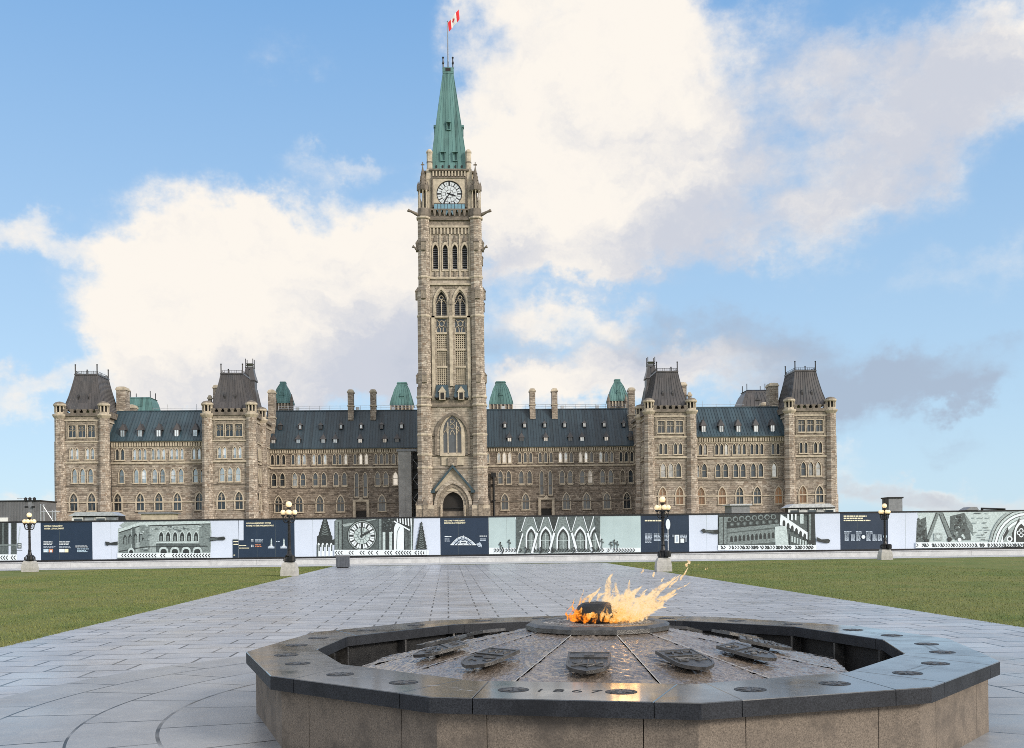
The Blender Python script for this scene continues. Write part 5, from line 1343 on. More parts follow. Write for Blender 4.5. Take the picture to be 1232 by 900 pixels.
for i in range(8): x = 952+i*3.3; p.rect(x, x+1.6, 645+i*1.2, 652+i*1.1, 'l')
p.rect(944, 975, 615.6, 620, 'd')
for x in (947, 951.5, 956): p.rect(x, x+2, 615.8, 626, 'w')
p.rect(962, 966.5, 615.5, 630, 'l'); p.rect(971.5, 980, 615, 655, 'd'); p.rect(973, 975.5, 617, 650, 'm'); p.rect(865, 874, 622, 655, 'm'); p.line([(870, 622), (870, 656)], 1.2, 'd')
p.rect(863.5, 982, 655.8, 661.8, 'w'); p.chevrons(866, 980, 658.6, 4, 3.3, -1); 
rr = random.Random(3)
for i in range(24): x = rr.uniform(866, 975); p.line([(x, 657), (x+rr.uniform(1, 3), 660.5)], 1.2, 'd')
p.poly([(843, 638), (846, 636), (849, 637.5), (856, 638), (864, 637), (864, 642.5), (856, 642), (850, 640.5), (846, 641.5)], 'd'); p.poly([(982, 646), (988, 649), (996, 648.5), (998.5, 650), (997, 653.5), (990, 653), (982, 651)], 'd'); p.poly([(846, 638), (858, 639), (858, 640.5), (850, 640)], 'md')
done(p)
# 9 navy
p = panel('navy hoarding panel with three headline lines over a row of text blocks', 1011, 1068.5, 'navy')
for i, (a, c) in enumerate(((1015, 1042.5), (1015, 1038), (1015, 1047))): p.bars(a, c, 620.3+i*2.6, 622.0+i*2.6, 1, 'y', 0, 20+i, .85)
for x in (1015.5, 1029.5, 1041.5): p.bars(x, x+9, 639.2, 642.5, 2, 'g', .3, int(x), .6)
for x in (1016, 1023.5, 1030, 1042, 1049.3, 1055.5): p.bars(x, x+5.2, 643.2, 651, 6, 'g', .15, int(x*3), .7)
p.circ(1038.3, 646, 2.3, 'w', 12); p.circ(1064.2, 645.5, 2.2, 'sky', 12); p.bars(1062.5, 1066.5, 648, 650, 2, 'g', .1, 5)
done(p, 'print')
# 10 gable print
p = panel('pale hoarding panel printed with a carved gable and a curved traceried window', 1068.5, 1262, 'white')
p.poly([(1101.5, 653), (1104.5, 622), (1103.5, 614.5), (1262, 612), (1262, 653)], 'l')
p.rect(1104, 1128, 615, 617, 'ml'); p.poly([(1102, 653), (1103, 627), (1114, 622), (1116, 653)], 'md')
rr = random.Random(5)
for i in range(26): p.circ(rr.uniform(1103.5, 1114), rr.uniform(625, 649), rr.uniform(.8, 2), rr.choice(['d', 'md', 'd', 'm']), 7)
p.poly([(1126, 616), (1130.5, 616), (1118, 651), (1113, 651)], 'm'); p.line([(1126.5, 617), (1114, 650)], .9, 'd'); p.poly([(1129, 616), (1134, 616), (1147.5, 649), (1142, 651)], 'm'); p.line([(1129.6, 618), (1142, 650)], .9, 'd'); p.line([(1134, 617), (1147, 648)], .9, 'd')
p.poly([(1143, 621), (1160, 617), (1166, 628), (1168, 650), (1149, 650), (1143, 636)], 'md'); p.poly([(1160, 617), (1170, 632), (1171, 645), (1164, 634)], 'm')
for i in range(34): p.circ(rr.uniform(1146, 1160), rr.uniform(621, 648), rr.uniform(.8, 2.3), rr.choice(['d', 'd', 'md', 'm', 'l']), 7)
p.circ(1115, 650.5, 2.6, 'd', 8); p.circ(1142, 649, 3, 'd', 8); p.circ(1154, 649.5, 2.4, 'w', 8); p.rect(1123, 1133.5, 641.5, 650, 'ml'); p.circ(1128.5, 645.5, 2.6, 'l', 8)
for i in range(26): x = rr.uniform(1169, 1186); y = 617+rr.randint(0, 11)*2.9; p.rect(x, x+rr.uniform(2, 8), y, y+.9, rr.choice(['ml', 'm', 'ml', 'md']))
OX, OY = 1234, 658
for r_, m_ in ((52, 'ml'), (49, 'd'), (47.8, 'l'), (45, 'md'), (44, 'w'), (41, 'd'), (40, 'l'), (37, 'm'), (36, 'w'), (33, 'ml')): 
    pts = [(OX+r_*math.cos(PI+PI*i/16)*.86, OY+r_*math.sin(PI+PI*i/16)*.93) for i in range(17)]
    p.poly([(a, min(c, 652.5)) for a, c in pts]+[], m_)
p.poly([(1216, 652), (1217, 641), (1222, 630), (1226, 622), (1226, 630), (1219, 652)], 'd'); p.poly([(1206, 651), (1213, 640), (1212, 634), (1206, 645)], 'd')
p.arch(1228, 652, 17, 26, 'w'); p.arch(1228, 652, 13, 22, 'd')
for a in range(4): p.circ(1228+3*math.cos(a*PI/2), 641+3*math.sin(a*PI/2), 2.6, 'w', 8)
for a in range(4): p.circ(1228+2.6*math.cos(a*PI/2), 641+2.6*math.sin(a*PI/2), 1.7, 'd', 8)
p.arch(1245, 652, 14, 22, 'w'); p.arch(1245, 652, 10, 18, 'd'); p.circ(1214, 648.5, 3.6, 'w', 10); p.circ(1214, 648.5, 2.2, 'd', 8)
p.rect(1101, 1262, 652.5, 659.5, 'w'); p.chevrons(1104, 1258, 656, 4, 3.2, -1)
for i in range(16): x = rr.uniform(1104, 1230); p.line([(x, 654), (x+rr.uniform(1, 2.4), 658)], 1.1, 'd')
p.rect(1206, 1226, 657.6, 659.3, 'd')
done(p)
p = panel('plain pale hoarding panel at the far right end', 1262, 1560, 'white'); done(p)

# ------------------------------------------------------------------ street lamps
globe_m, g_ = mat('lit_opal_globe', (.75, .62, .42), .25); g_.b.inputs['Emission Color'].default_value = (1, .66, .34, 1); g_.b.inputs['Emission Strength'].default_value = .6
fr_ = g_.n.new('ShaderNodeLayerWeight'); fr_.inputs[0].default_value = .35
g_.put(g_.b.inputs['Emission Color'], g_.mix(fr_.outputs['Facing'], (1.0, .80, .46), (.95, .50, .15)))
M['granite_base'] = vary('granite_plinth', (.42, .41, .39), .2, 9, .75, bump=.3)
def lamp_post():
    h = thing('street_lamp', '', 'street lamp')
    b = MB().use(M['granite_base']); b.frustum(0, 0, [(.35, .35, 0), (.345, .345, .25), (.31, .31, .48), (.255, .255, .60), (.245, .245, .62)]); b.build('plinth', h)
    b = MB().use(M['iron']); b.smooth = False
    b.lathe(0, 0, [(.24, .62), (.24, .68), (.19, .72), (.17, .86), (.19, .92), (.13, .98), (.10, 1.08), (.085, 1.16), (.105, 1.2), (.08, 1.24), (.062, 1.4), (.055, 2.2), (.05, 2.66), (.085, 2.7), (.085, 2.76), (.055, 2.8), (.05, 2.98), (.09, 3.02), (.05, 3.08)], 12)
    for i in range(8): a = i*PI/4; b.tube([(.062*math.cos(a), .062*math.sin(a), 1.25), (.05*math.cos(a), .05*math.sin(a), 2.68)], .012, 4)
    for i in range(4): a = PI/4+i*PI/2; b.tube([(.17*math.cos(a), .17*math.sin(a), .95), (.27*math.cos(a), .27*math.sin(a), .82), (.26*math.cos(a), .26*math.sin(a), .68)], [.03, .045, .06], 6)
    for z_ in (1.55, 1.95, 2.3): b.lathe(0, 0, [(.058, z_), (.078, z_+.02), (.058, z_+.05)], 10)
    b.build('post', h)
    for i in range(4):
        a = i*PI/2+math.radians(8); c, s_ = math.cos(a), math.sin(a)
        b = MB().use(M['iron']); b.tube([(c*r_, s_*r_, z_) for r_, z_ in ((.05, 2.5), (.10, 2.42), (.17, 2.42), (.235, 2.50), (.26, 2.62), (.26, 2.74))], .028, 6)
        b.tube([(c*r_, s_*r_, z_) for r_, z_ in ((.05, 2.72), (.14, 2.68), (.2, 2.58), (.16, 2.5), (.11, 2.55))], .016, 5)
        b.lathe(c*.26, s_*.26, [(.04, 2.70), (.10, 2.75), (.085, 2.79)], 10); o = b.build('arm', h)
        b = MB().use(globe_m); b.smooth = True; b.ball((c*.26, s_*.26, 2.895), .118, 16, 10); b.build('globe', o)
    b = MB().use(M['iron']); b.lathe(0, 0, [(.05, 3.0), (.11, 3.1), (.09, 3.13)], 10); o = b.build('finial_cup', h)
    b = MB().use(globe_m); b.smooth = True; b.ball((0, 0, 3.26), .14, 16, 10); b.build('globe', o)
    b = MB().use(M['iron']); b.lathe(.17, -.24, [(.13, .66), (.15, .70), (.15, .90), (.10, .95)], 10); b.tube([(.17, -.24, .8), (.05, -.1, .85)], .03, 5); b.build('floodlight', h)
    return h
def copy_tree(o, parent=None):
    c = o.copy(); C.objects.link(c); c.parent = parent
    for ch in o.children: copy_tree(ch, c)
    return c
lp = lamp_post(); first = True
for (px, py), lab, sc, rz in (((346.5, 693.5), 'lit globe lamp on a pale granite base at the left edge of the walk', 1.0, 0),
                              ((799.5, 688), 'lit globe lamp on a pale granite base at the right edge of the walk', 1.0, .5),
                              ((32.5, 688.5), 'lit black globe lamp standing in the lawn before the leftmost hoarding panel', 1.0, .2),
                              ((1067.5, 673.8), 'lit globe lamp at the far edge of the right lawn by the hoarding', 1.0, .8)):
    o = lp if first else copy_tree(lp); first = False
    x_, y_ = gnd(px, py); o.location = (x_, y_+.35, 0.01); o.rotation_euler = (0, 0, 0); o['label'] = lab; o['group'] = 'globe street lamps along the lawns'
# bin
x_, y_ = gnd(412, 683.5)
h = thing('litter_bin', 'dark grey square litter bin on the left edge of the paved walk before the hoarding', 'litter bin', (x_, y_+.4, .012), .12)
M['bin'] = vary('dark_grey_bin_panel', (.085, .095, .115), .2, 5, .5)
b = MB().use(M['bin']); b.box(-.42, .34, -.36, .36, .04, .66)
for i in range(9): q = -.40+.72*i/8; b.box(q-.012, q+.012, -.372, -.362, .05, .62)
b.build('body', h); b = MB().use(M['iron_grey']); b.box(-.45, .37, -.39, .39, .66, .74); b.build('lid', h); b = MB().use(M['iron']); b.box(-.36, .28, -.3, .3, 0, .04); b.build('foot', h)
# oval sign standing on the wall
q = hp(803.3, 666); p_ = hw(q[0], .12)
h = thing('oval_sign', 'thin pole with a white oval sign on the low wall behind the right lamp post', 'sign', (p_[0], p_[1], WZ), AL)
b = MB().use(M['steel']); b.tube([(0, 0, 0), (0, 0, 1.66)], .032, 6); b.build('pole', h)
b = MB().use(T['w']); b.rings([[(.155*math.cos(2*PI*i/20), y_, 2.0+.36*math.sin(2*PI*i/20)) for i in range(20)] for y_ in (-.06, -.035)]); b.build('sign_plate', h)
#==FOUNTAIN==
# ------------------------------------------------------------------ fountain
from mathutils import noise as mnoise
RIM_Z = .58
OUT_PX = [(296, 784.2), (325.3, 812.8), (516.6, 838.4), (843.8, 845.7), (1120.8, 826.6), (1203.1, 795.5), (1141.8, 768.4), (1036, 753.6), (862, 742.0), (688, 740.0), (520, 746.6), (378, 760.6)]
INN_PX = [(381.3, 781.3), (412, 799.2), (570, 819), (835, 823), (1020, 808.6), (1088.4, 786.6), (1061.8, 769.3), (956, 753.8), (822, 746.6), (690, 745.2), (548, 751.0), (418, 765.6)]
OUT = [Vector(gnd(x, y, RIM_Z)) for x, y in OUT_PX]; INN = [Vector(gnd(x, y, RIM_Z)) for x, y in INN_PX]
CF = Vector((.82, 9.74))
OUT = [p-CF for p in OUT]; INN = [p-CF for p in INN]
fo = thing('fountain', 'twelve sided granite fountain with dark polished rim and bronze shields on its wet slope', 'fountain', (CF.x, CF.y, 0))
def granite(name, base, amt=.5, rough=.8, stain=(.06, .055, .05), st=.6):
    m, g = mat(name, base, rough); o = g.obj()
    sp = g.noise(o, 95, 3, .8); sp2 = g.noise(o, 260, 2, .6); pt = g.noise(o, 2.6, 6, .7)
    c = g.mix(g.rmap(sp, .36, .64), tuple(v*(1-amt) for v in base), tuple(min(1, v*(1+amt)) for v in base))
    c = g.mix(g.math('MULTIPLY', g.rmap(sp2, .56, .66), .35), c, tuple(min(.5, v*2.4) for v in base))
    c = g.mix(g.math('MULTIPLY', g.rmap(pt, .46, .66), st), c, stain)
    oi = g.n.new('ShaderNodeNewGeometry').outputs['Random Per Island']
    c = g.mix(g.math('MULTIPLY', oi, .35), c, tuple(v*.55 for v in base))
    g.put(g.b.inputs['Base Color'], c); g.put(g.b.inputs['Normal'], g.bump(sp, .35 if rough > .5 else .04, .004)); return m, g
M['g_wall'], _ = granite('flamed_granite', (.185, .152, .123), .5, .85, (.075, .064, .056), .85)
m, g = granite('polished_black_granite', (.055, .060, .066), .6, .2, (.03, .031, .034), .5); M['g_rim'] = m
o_ = g.obj(); wet = g.noise(o_, 1.6, 5, .65); wet2 = g.noise(o_, 9, 4, .7)
g.put(g.b.inputs['Roughness'], g.math('ADD', g.rmap(wet, .40, .62, .07, .30), g.rmap(wet2, .4, .7, 0, .06)))
g.b.inputs['Specular IOR Level'].default_value = .6; g.b.inputs['Coat Weight'].default_value = .55; g.b.inputs['Coat Roughness'].default_value = .10
M['g_side'], _ = granite('darker_black_granite', (.030, .033, .040), .6, .55, (.012, .013, .016), .7); _.b.inputs['Specular IOR Level'].default_value = .18  # darker, less glossy granite for the sides of the rim slabs
M['bronze'] = vary('dark_bronze', (.105, .102, .10), .45, 14, .34, .6, bump=.25)
M['bronze_black'] = vary('blackened_bronze', (.020, .020, .021), .4, 12, .45, .4, bump=.3)
m, g = mat('wet_split_granite', (.1, .09, .08), .18); o_ = g.obj(); M['g_cone'] = m
rn = g.noise(o_, 42, 5, .75); rn2 = g.noise(o_, 13, 5, .7); rp = g.noise(o_, 1.7, 5, .6)
c_ = g.mix(g.rmap(rn, .35, .65), (.085, .066, .054), (.30, .245, .20)); c_ = g.mix(g.math('MULTIPLY', g.rmap(rp, .45, .7), .5), c_, (.05, .038, .03))
g.put(g.b.inputs['Base Color'], c_); g.put(g.b.inputs['Roughness'], g.rmap(rp, .3, .7, .1, .3)); g.b.inputs['Coat Weight'].default_value = .6; g.b.inputs['Coat Roughness'].default_value = .08; g.b.inputs['Specular IOR Level'].default_value = .8
g.put(g.b.inputs['Normal'], g.bump(g.math('ADD', g.math('MULTIPLY', rn, .6), rn2), .6, .03))
M['water'] = mat('dark_basin_water', (.012, .013, .015), .06)[0]
lerp = lambda a, b_, f_: a+(b_-a)*f_
def inset(poly, d):
    n = len(poly); out = []
    for i in range(n):
        p0, p1, p2 = poly[i-1], poly[i], poly[(i+1) % n]
        e1, e2 = (p1-p0).normalized(), (p2-p1).normalized(); n1, n2 = Vector((-e1.y, e1.x)), Vector((-e2.y, e2.x))
        bis = (n1+n2).normalized(); out.append(p1+bis*d/max(.3, bis.dot(n1)))
    return out
WAL = inset(OUT, .085); WIN = inset(OUT, .34)
g_ = .0025
for k in range(12):
    k1 = (k+1) % 12; k0 = k-1
    for kind in ('corner', 'side'):
        def quad(P, Q, fP, fQ, z0, z1, m, name):
            if kind == 'side':
                a0, a1 = lerp(P[k], P[k1], fP+g_), lerp(P[k], P[k1], 1-fP-g_); c0, c1 = lerp(Q[k], Q[k1], fQ+g_), lerp(Q[k], Q[k1], 1-fQ-g_)
                pts = [a0, a1, c1, c0]
            else:
                pts = [lerp(P[k0], P[k], 1-fP+g_*.4), P[k], lerp(P[k], P[k1], fP-g_*.4), lerp(Q[k], Q[k1], fQ-g_*.4), Q[k], lerp(Q[k0], Q[k], 1-fQ+g_*.4)]
            b = MB().use(M['g_side'] if name == 'rim_slab' else m)
            n = len(pts); be = .006                              # small chamfer along the top
            b.slab([tuple(p) for p in pts], z0, z1-be); b.use(m)
            cen = sum(pts, Vector((0, 0)))/n
            top = [p+(cen-p).normalized()*be for p in pts]
            b.rings([[(p.x, p.y, z1-be+.0001) for p in pts], [(p.x, p.y, z1) for p in top]], cap=False); b.add([(p.x, p.y, z1) for p in top], [tuple(range(n))])
            return b.build(name, fo)
        quad(OUT, INN, .165, .07, .472, RIM_Z, M['g_rim'], 'rim_slab')
        quad(WAL, WIN, .2, .2, .0, .468, M['g_wall'], 'wall_block')
# basin inside
LIN = inset(INN, -.10)
b = MB().use(M['bronze_black'])
for k in range(12):
    p, q = LIN[k], LIN[(k+1) % 12]
    b.add([(p.x, p.y, .02), (q.x, q.y, .02), (q.x, q.y, .474), (p.x, p.y, .474)], [(3, 2, 1, 0)])
b.build('basin_lining', fo)
for k in range(12):
    for f_ in (.02, .5):
        p = lerp(LIN[k], LIN[(k+1) % 12], f_); d = -p.normalized(); e = Vector((-d.y, d.x))
        b = MB().use(M['bronze']); b.slab([tuple(p+e*.012), tuple(p-e*.012), tuple(p-e*.012+d*.12), tuple(p+e*.012+d*.12)], .05, .47); b.build('fin', fo)
b = MB().use(M['water']); b.add([(p.x, p.y, .12) for p in LIN], [tuple(range(12))]); tag(b.build('basin_water', fo))
# sloped centre
PH = math.radians(184.5); CR0, CZ0, CR1, CZ1 = .68, .735, 2.32, .40
vang = [math.atan2(p.y, p.x) for p in INN]
def cone_z(r): return CZ0+(CZ1-CZ0)*(r-CR0)/(CR1-CR0)
for k in range(12):
    a0, a1 = vang[k]+.004, vang[(k+1) % 12]-.004
    if a1 < a0: a1 += 2*PI
    b = MB().use(M['g_cone'])
    nr, na = 84, 56; vs = []
    for i in range(nr+1):
        r_ = CR0-.1+(CR1-CR0+.1)*i/nr
        for j in range(na+1):
            f_ = j/na; p = lerp(Vector((r_*math.cos(a0), r_*math.sin(a0))), Vector((r_*math.cos(a1), r_*math.sin(a1))), f_)
            vs.append((p.x, p.y, cone_z(r_)+.006*mnoise.noise(Vector((p.x*5, p.y*5, k)))+.013*abs(mnoise.noise(Vector((p.x*15, p.y*15, k*3))))+.009*mnoise.noise(Vector((p.x*34, p.y*34, k*5)))-.010))
    fs = [(i*(na+1)+j, (i+1)*(na+1)+j, (i+1)*(na+1)+j+1, i*(na+1)+j+1) for i in range(nr) for j in range(na)]
    e0 = (nr)*(na+1)
    vs += [(vs[e0+j][0], vs[e0+j][1], .1) for j in range(na+1)]; e1 = (nr+1)*(na+1)
    fs += [(e0+j, e1+j, e1+j+1, e0+j+1) for j in range(na)]
    b.smooth = True; b.add(vs, fs); b.build('sloped_slab', fo)
b = MB().use(M['granite_base'])
for k in range(12):
    a = vang[k]; c, s_ = math.cos(a), math.sin(a); e = (-s_*.004, c*.004)
    b.add([(c*CR0+e[0], s_*CR0+e[1], cone_z(CR0)+.004), (c*CR0-e[0], s_*CR0-e[1], cone_z(CR0)+.004), (c*CR1-e[0], s_*CR1-e[1], cone_z(CR1)+.004), (c*CR1+e[0], s_*CR1+e[1], cone_z(CR1)+.004)], [(0, 3, 2, 1)])
b.build('joint_filler', fo)
# burner platform
ring12 = lambda r_, z_: [(r_*math.cos(a), r_*math.sin(a), z_) for a in vang]
b = MB().use(M['bronze']); b.rings([ring12(.60, .70), ring12(.70, .735), ring12(.70, .775), ring12(.66, .80), ring12(.56, .803), ring12(.54, .79)], cap=False)
pl = b.build('burner_platform', fo)
m, g = mat('scorched_grit', (.2, .19, .18), .6); o_ = g.obj(); n_ = g.noise(o_, 38, 4, .8)
g.put(g.b.inputs['Base Color'], g.ramp(n_, [(.38, (.02, .02, .02)), (.5, (.16, .15, .14)), (.62, (.60, .58, .56))])); g.put(g.b.inputs['Normal'], g.bump(n_, 1, .03))
b = MB().use(m); vs = [(0, 0, .80)]; nn = 48
for i in range(1, 9):
    for j in range(nn):
        r_ = .545*i/8; a = 2*PI*j/nn; x, y = r_*math.cos(a), r_*math.sin(a); vs.append((x, y, .80+.012*mnoise.noise(Vector((x*26, y*26, 0)))-.01*(i == 8)))
fs = [(0, 1+j, 1+(j+1) % nn) for j in range(nn)]+[(1+(i-1)*nn+j, 1+i*nn+j, 1+i*nn+(j+1) % nn, 1+(i-1)*nn+(j+1) % nn) for i in range(1, 8) for j in range(nn)]
b.add(vs, fs); b.build('grit_bed', pl)
b = MB().use(M['bronze_black']); b.smooth = True
b.lathe(-.02, -.08, [(.21, .78), (.215, .85), (.20, .91), (.175, .955), (.13, .985), (.09, .992), (.085, .985), (.0, .985)][:7]+[(.02, .984)], 28); b.build('burner_dome', fo)
# bronze shields
def shield_pts(w_, h_):
    return [(-w_, 0), (w_, 0), (w_, h_*.6), (w_*.95, h_*.74), (w_*.78, h_*.86), (w_*.44, h_*.96), (0, h_*1.04), (-w_*.44, h_*.96), (-w_*.78, h_*.86), (-w_*.95, h_*.74), (-w_, h_*.6)]
for k in range(12):
    a1 = vang[(k+1) % 12]; a0 = vang[k]
    if a1 < a0: a1 += 2*PI
    a = (a0+a1)/2; sl_ = math.atan2(CZ1-CZ0, CR1-CR0)
    # local: u sideways, v outwards and down the slope, w normal to the slope
    er = Vector((math.cos(a), math.sin(a), 0)); up = Vector((0, 0, 1)); ev = (er*math.cos(sl_)+up*math.sin(sl_)); eu = Vector((-math.sin(a), math.cos(a), 0)); ew = ev.cross(eu)*-1
    if ew.z < 0: ew = -ew
    r0 = 1.33; org = er*r0+up*(cone_z(r0))
    tf = lambda u, v, w_: tuple(org+eu*u+ev*v+ew*(w_-.018))
    def plate(b, pts, w0, w1):
        n = len(pts); vs = [tf(u, v, w0) for u, v in pts]+[tf(u, v, w1) for u, v in pts]
        b.add(vs, [tuple(range(n)), tuple(range(2*n-1, n-1, -1))]+[(i, i+n, (i+1) % n+n, (i+1) % n) for i in range(n)])
    b = MB().use(M['bronze']); S_ = shield_pts(.178, .47); plate(b, S_, .046, .072)
    inner = [(u*.9, .02+v*.92) for u, v in S_]
    n = len(S_); vs = [tf(u, v, .072) for u, v in S_]+[tf(u, v, .076) for u, v in S_]+[tf(u, v, .076) for u, v in inner]+[tf(u, v, .071) for u, v in inner]
    b.add(vs, [(q*n+i, q*n+(i+1) % n, (q+1)*n+(i+1) % n, (q+1)*n+i) for q in range(3) for i in range(n)])
    sh = b.build('shield', fo)
    b = MB().use(M['bronze']); rr = random.Random(100+k)
    def rod(pts, r_): b.tube([tf(u, v, .0745) for u, v in pts], r_, 5)
    style = k % 4
    if k == 2:                                          # bar above a ship
        plate(b, [(-.155, .15), (.155, .15), (.155, .165), (-.155, .165)], .0705, .083); plate(b, [(-.04, .05), (.04, .05), (.04, .12), (-.04, .12)], .0705, .083)
        rod([(-.12, .27), (-.07, .31), (0, .32), (.07, .31), (.12, .27)], .011); rod([(0, .2), (0, .4)], .007); rod([(-.13, .36), (-.06, .34), (0, .37), (.06, .34), (.13, .36)], .009); rod([(-.05, .22), (-.06, .29)], .007); rod([(.05, .22), (.06, .29)], .007)
    else:
        plate(b, [(-.155, .17), (.155, .17), (.155, .185), (-.155, .185)], .0705, .083)
        for i in range(3 if style else 2): x = -.09+.09*i; rod([(x-.03, .06), (x, .09+.02*(i % 2)), (x+.03, .06), (x+.01, .12)], .009)
        for i in range(6): u = rr.uniform(-.11, .11); v = rr.uniform(.21, .36); rod([(u-.04, v), (u-.01, v+rr.uniform(-.03, .03)), (u+.03, v+rr.uniform(-.02, .03)), (u+.05, v-.01)], rr.uniform(.007, .013))
        rod([(-.12, .25), (-.04, .235), (.04, .26), (.12, .24)], .011)
    b.build('relief', sh)
    b = MB().use(M['bronze_black'])
    plate(b, [(-.05, .12), (.05, .12), (.05, .26), (0, .29), (-.05, .26)], -.02, .0455)
    b.build('mount', sh)
# flower medallions let into the rim
b = MB().use(M['bronze_black'])
b.lathe(0, 0, [(.108, -.004), (.108, .004), (.100, .006), (.092, .003)], 28, cap=False); b.add([(.095*math.cos(2*PI*i/28), .095*math.sin(2*PI*i/28), .0025) for i in range(28)], [tuple(range(28))])
b.use(M['bronze'])
for i in range(5):
    a = 2*PI*i/5+.3; c, s_ = math.cos(a), math.sin(a)
    b.tube([(c*.012, s_*.012, .004), (c*.045, s_*.045, .010), (c*.075, s_*.075, .006), (c*.088, s_*.088, .003)], [.006, .018, .016, .004], 6)
    a += .63; c, s_ = math.cos(a), math.sin(a); b.tube([(c*.03, s_*.03, .004), (c*.085, s_*.085, .005)], .005, 5)
b.ball((0, 0, .006), .012, 8, 5); b.v = [(x, y, z if z < 0 else z*.32) for x, y, z in b.v]; med = b.mesh('medallion')
MID = [lerp(o, i_, .48) for o, i_ in zip(OUT, INN)]
for k in range(12):
    for f_ in (.26, .70):
        p = lerp(MID[k], MID[(k+1) % 12], f_); a = math.atan2(p.y, p.x)
        link('medallion', med, fo, (p.x, p.y, RIM_Z+.001), a+f_)
# engraved date on the near side, worn marks on the other sides
m_ink = vary('engraved_letter', (.012, .012, .013), .2, 20, .7)
def engraved(txt, k, f_, size):
    cu = bpy.data.curves.new('t', 'FONT'); cu.body = txt; cu.size = size; cu.align_x = 'CENTER'; cu.space_character = 1.5; cu.resolution_u = 3
    ob = bpy.data.objects.new('t', cu); C.objects.link(ob); me = bpy.data.meshes.new_from_object(ob); bpy.data.objects.remove(ob); bpy.data.curves.remove(cu)
    me.materials.clear(); me.materials.append(m_ink)
    p = lerp(MID[k], MID[(k+1) % 12], f_); d = OUT[(k+1) % 12]-OUT[k]
    dirn = d.normalized(); nrm = Vector((-dirn.y, dirn.x))
    p = p-nrm*size*.33
    link('inscription', me, fo, (p.x, p.y, RIM_Z+.0012), math.atan2(d.y, d.x))
engraved('1867', 2, .485, .17)
m_sc = vary('chalky_scratch', (.45, .46, .48), .2, 20, .8)
rr = random.Random(12)
for k, mm in ((3, m_ink), (4, m_ink), (5, m_ink), (6, m_ink)):
    b = MB().use(mm); d = (OUT[(k+1) % 12]-OUT[k]).normalized(); nr = Vector((-d.y, d.x)); c0 = lerp(MID[k], MID[(k+1) % 12], .48)
    if k == 3: continue
    for row in (-.05, .05):
        x = -.19
        while x < .19:
            wv = rr.uniform(.006, .012); p = c0+d*x+nr*row*.7
            b.add([(*(p+d*a_+nr*c_), RIM_Z+.0012) for a_, c_ in ((0, 0), (wv*.5, 0), (wv, .028), (wv*.5, .028))], [(0, 1, 2, 3)]); x += wv+rr.uniform(.012, .03)
    b.build('inscription', fo)
b = MB().use(m_sc)
for i in range(26):
    p = lerp(MID[1], MID[2], rr.uniform(.40, 1.12)) if True else None
    p = p+Vector((rr.uniform(-.05, .05), rr.uniform(-.07, .07))); a = rr.uniform(-.6, .6); L_ = rr.uniform(.012, .045)
    e = Vector((math.cos(a), math.sin(a))); q = Vector((-e.y, e.x))*rr.uniform(.002, .006)
    b.add([(*(p+e*L_), RIM_Z+.0012), (*(p+q), RIM_Z+.0012), (*(p-e*L_), RIM_Z+.0012), (*(p-q), RIM_Z+.0012)], [(0, 1, 2, 3)])
b.build('scratch_mark', fo)

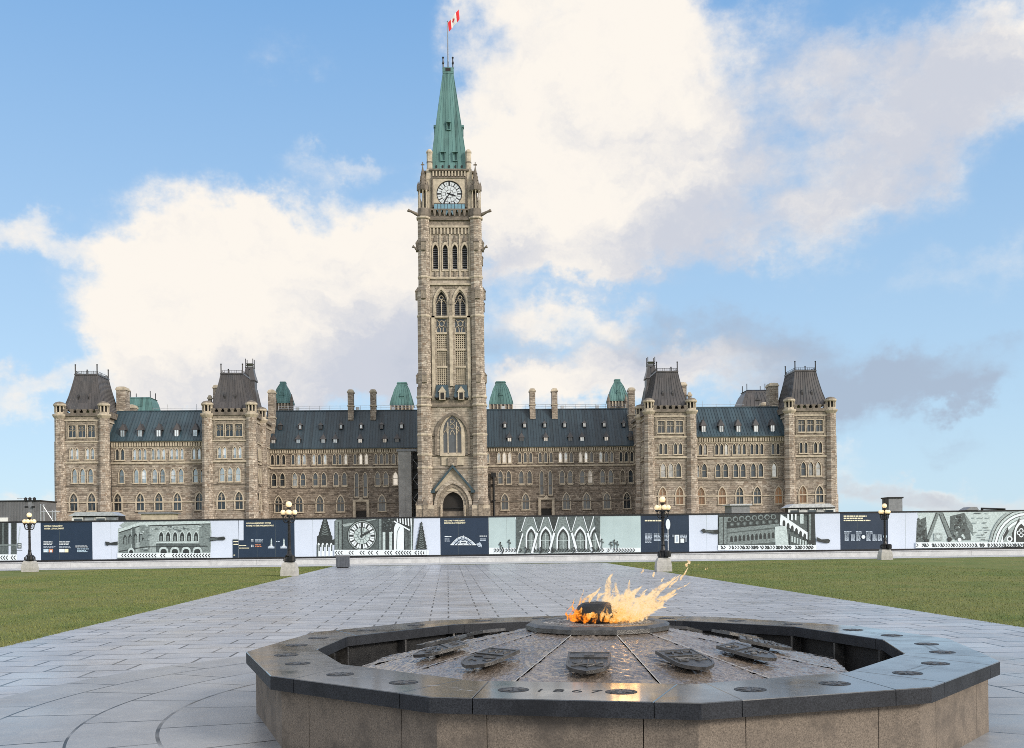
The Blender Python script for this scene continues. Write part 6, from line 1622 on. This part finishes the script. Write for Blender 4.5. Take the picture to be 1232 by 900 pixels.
# ------------------------------------------------------------------ flame
def flame():
    m = bpy.data.materials.new('gas_flame'); m.use_nodes = True; g = NT(m.node_tree); g.n.clear()
    o = g.n.new('ShaderNodeTexCoord').outputs['Object']; x, y, z = g.sep(o)
    o = g.vec('MULTIPLY', o, (1, .3, 1))
    nz = g.noise(g.vec('ADD', o, g.vec('SCALE', g.vec('SUBTRACT', g.noise(o, 7, 2, color=True), (.5, .5, .5)), .16)), 13, 5, .7)
    fine = g.noise(o, 48, 3, .7)
    lw_ = g.n.new('ShaderNodeLayerWeight'); lw_.inputs[0].default_value = .45
    core = g.math('SUBTRACT', 1, lw_.outputs['Facing'])
    q = g.math('ADD', g.math('MULTIPLY', g.math('SUBTRACT', nz, .5), 4.2), g.math('MULTIPLY', g.math('SUBTRACT', fine, .5), 1.5))
    alpha = g.rmap(g.math('ADD', g.math('MULTIPLY', core, 1.2), q), .68, 1.55, 0, 1)
    warm = g.rmap(g.math('ADD', g.math('MULTIPLY', z, 2.2), g.math('MULTIPLY', x, .9)), -.05, .52)
    t = g.math('ADD', g.math('MULTIPLY', warm, .6), g.math('MULTIPLY', g.rmap(g.math('ADD', g.math('MULTIPLY', nz, .6), g.math('MULTIPLY', fine, .4)), .4, .62), .55))
    col = g.ramp(t, [(.0, (.75, .12, .004)), (.25, (.8, .20, .012)), (.5, (.78, .33, .06)), (.72, (.74, .45, .17)), (1, (.68, .52, .33))])
    em = g.n.new('ShaderNodeEmission'); g.put(em.inputs[0], col); em.inputs[1].default_value = 1.55
    tr = g.n.new('ShaderNodeBsdfTransparent'); mx = g.n.new('ShaderNodeMixShader'); g.put(mx.inputs[0], g.math('MULTIPLY', alpha, .92))
    g.l.new(tr.outputs[0], mx.inputs[1]); g.l.new(em.outputs[0], mx.inputs[2])
    out = g.n.new('ShaderNodeOutputMaterial'); g.l.new(mx.outputs[0], out.inputs[0])
    b = MB().use(m); b.smooth = True; rr = random.Random(21)
    def tongue(x0, y0, h_, drift, r0, wob=.05, z0=0.0, n=13):
        pts = []; rs = []; sd = rr.uniform(0, 50)
        for i in range(n+1):
            f_ = i/n
            w1 = mnoise.noise_vector(Vector((sd, f_*2.6, h_*3)))*wob*(.3+f_)
            pts.append((x0+drift*f_**1.4+w1.x, y0+w1.y*.8, z0+h_*f_+w1.z*.6)); rs.append(max(.002, r0*(math.sin(PI*min(1, .16+f_*.84))**.75)*(1-.45*f_)*(1+.45*mnoise.noise(Vector((sd+9, f_*5, 0))))))
        rings = []; P_ = [Vector(p) for p in pts]
        for i, p in enumerate(P_):
            d = (P_[min(i+1, n)]-P_[max(i-1, 0)]).normalized(); a = d.cross(Vector((0, 1, 0))).normalized(); c = d.cross(a); k_ = 12
            rings.append([tuple(p+(a*math.cos(2*PI*j/k_)+c*math.sin(2*PI*j/k_))*rs[i]*(1+.45*mnoise.noise(Vector((sd+j*.9, f_*3+i*.5, 2))))) for j in range(k_)])
        b.rings(rings)
    # low orange fire hugging the dome (front and sides)
    for i in range(15):
        a = math.radians(rr.uniform(180, 372)); r_ = rr.uniform(.21, .27); tongue(-.02+r_*math.cos(a), -.08+r_*math.sin(a), rr.uniform(.07, .17), rr.uniform(0, .06), rr.uniform(.025, .045), .04)
    for i in range(10): tongue(rr.uniform(-.2, .3), rr.uniform(-.34, -.26), rr.uniform(.05, .12), rr.uniform(.02, .1), rr.uniform(.025, .045), .04)
    # wind-blown body to the right
    for i in range(30):
        x0 = rr.uniform(.02, .50); y0 = rr.uniform(-.22, .22); tongue(x0, y0, rr.uniform(.12, .30)*(1.1-.5*abs(x0-.2)), rr.uniform(.06, .28), rr.uniform(.03, .055), .10)
    for x0, h_, dr, r_ in ((.08, .44, .10, .055), (.12, .40, .06, .05), (.16, .36, .18, .06), (.22, .34, .22, .06), (.30, .33, .30, .055), (.38, .38, .40, .045), (.30, .42, .46, .04), (.42, .30, .38, .045), (.48, .34, .36, .035), (.24, .26, .34, .055), (.36, .24, .36, .05), (.2, .3, .1, .06)):
        tongue(x0, rr.uniform(-.12, .12), h_, dr, r_, .09)
    # wisps over and left of the dome
    for x0, h_, dr, z0, r_ in ((-.27, .18, .05, .02, .018), (-.30, .14, .06, .0, .014), (-.14, .12, .10, .15, .028), (-.08, .16, .12, .17, .02), (-.2, .2, .08, .08, .022), (.0, .1, .1, .18, .025)):
        tongue(x0, rr.uniform(-.1, .1), h_, dr, r_, .04, z0)
    # torn-off licks
    for x0, h_, dr, z0, r_ in ((.80, .13, .10, .36, .018), (.86, .05, .03, .50, .022), (.90, .05, -.01, .53, .016), (.95, .025, .03, .50, .016), (.55, .05, .02, .40, .016), (.62, .04, .02, .36, .012), (.70, .1, .1, .30, .02), (1.05, .02, .02, .47, .010), (.44, .05, .02, .44, .014)):
        tongue(x0, rr.uniform(-.05, .05), h_, dr, r_, .03, z0, 7)
    o = b.build('flame', None, (CF.x, CF.y, .815))
    fl = bpy.data.lights.new('flame_light', 'POINT'); fl.energy = 5; fl.specular_factor = .12; fl.color = (1, .5, .16); fl.shadow_soft_size = .14
    fo_ = bpy.data.objects.new('flame_light', fl); C.objects.link(fo_); fo_.parent = o; fo_.location = (.26, -.02, .22)
    tag(o, 'wind blown yellow and orange gas flame burning around the dark dome of the fountain', 'flame')
flame()
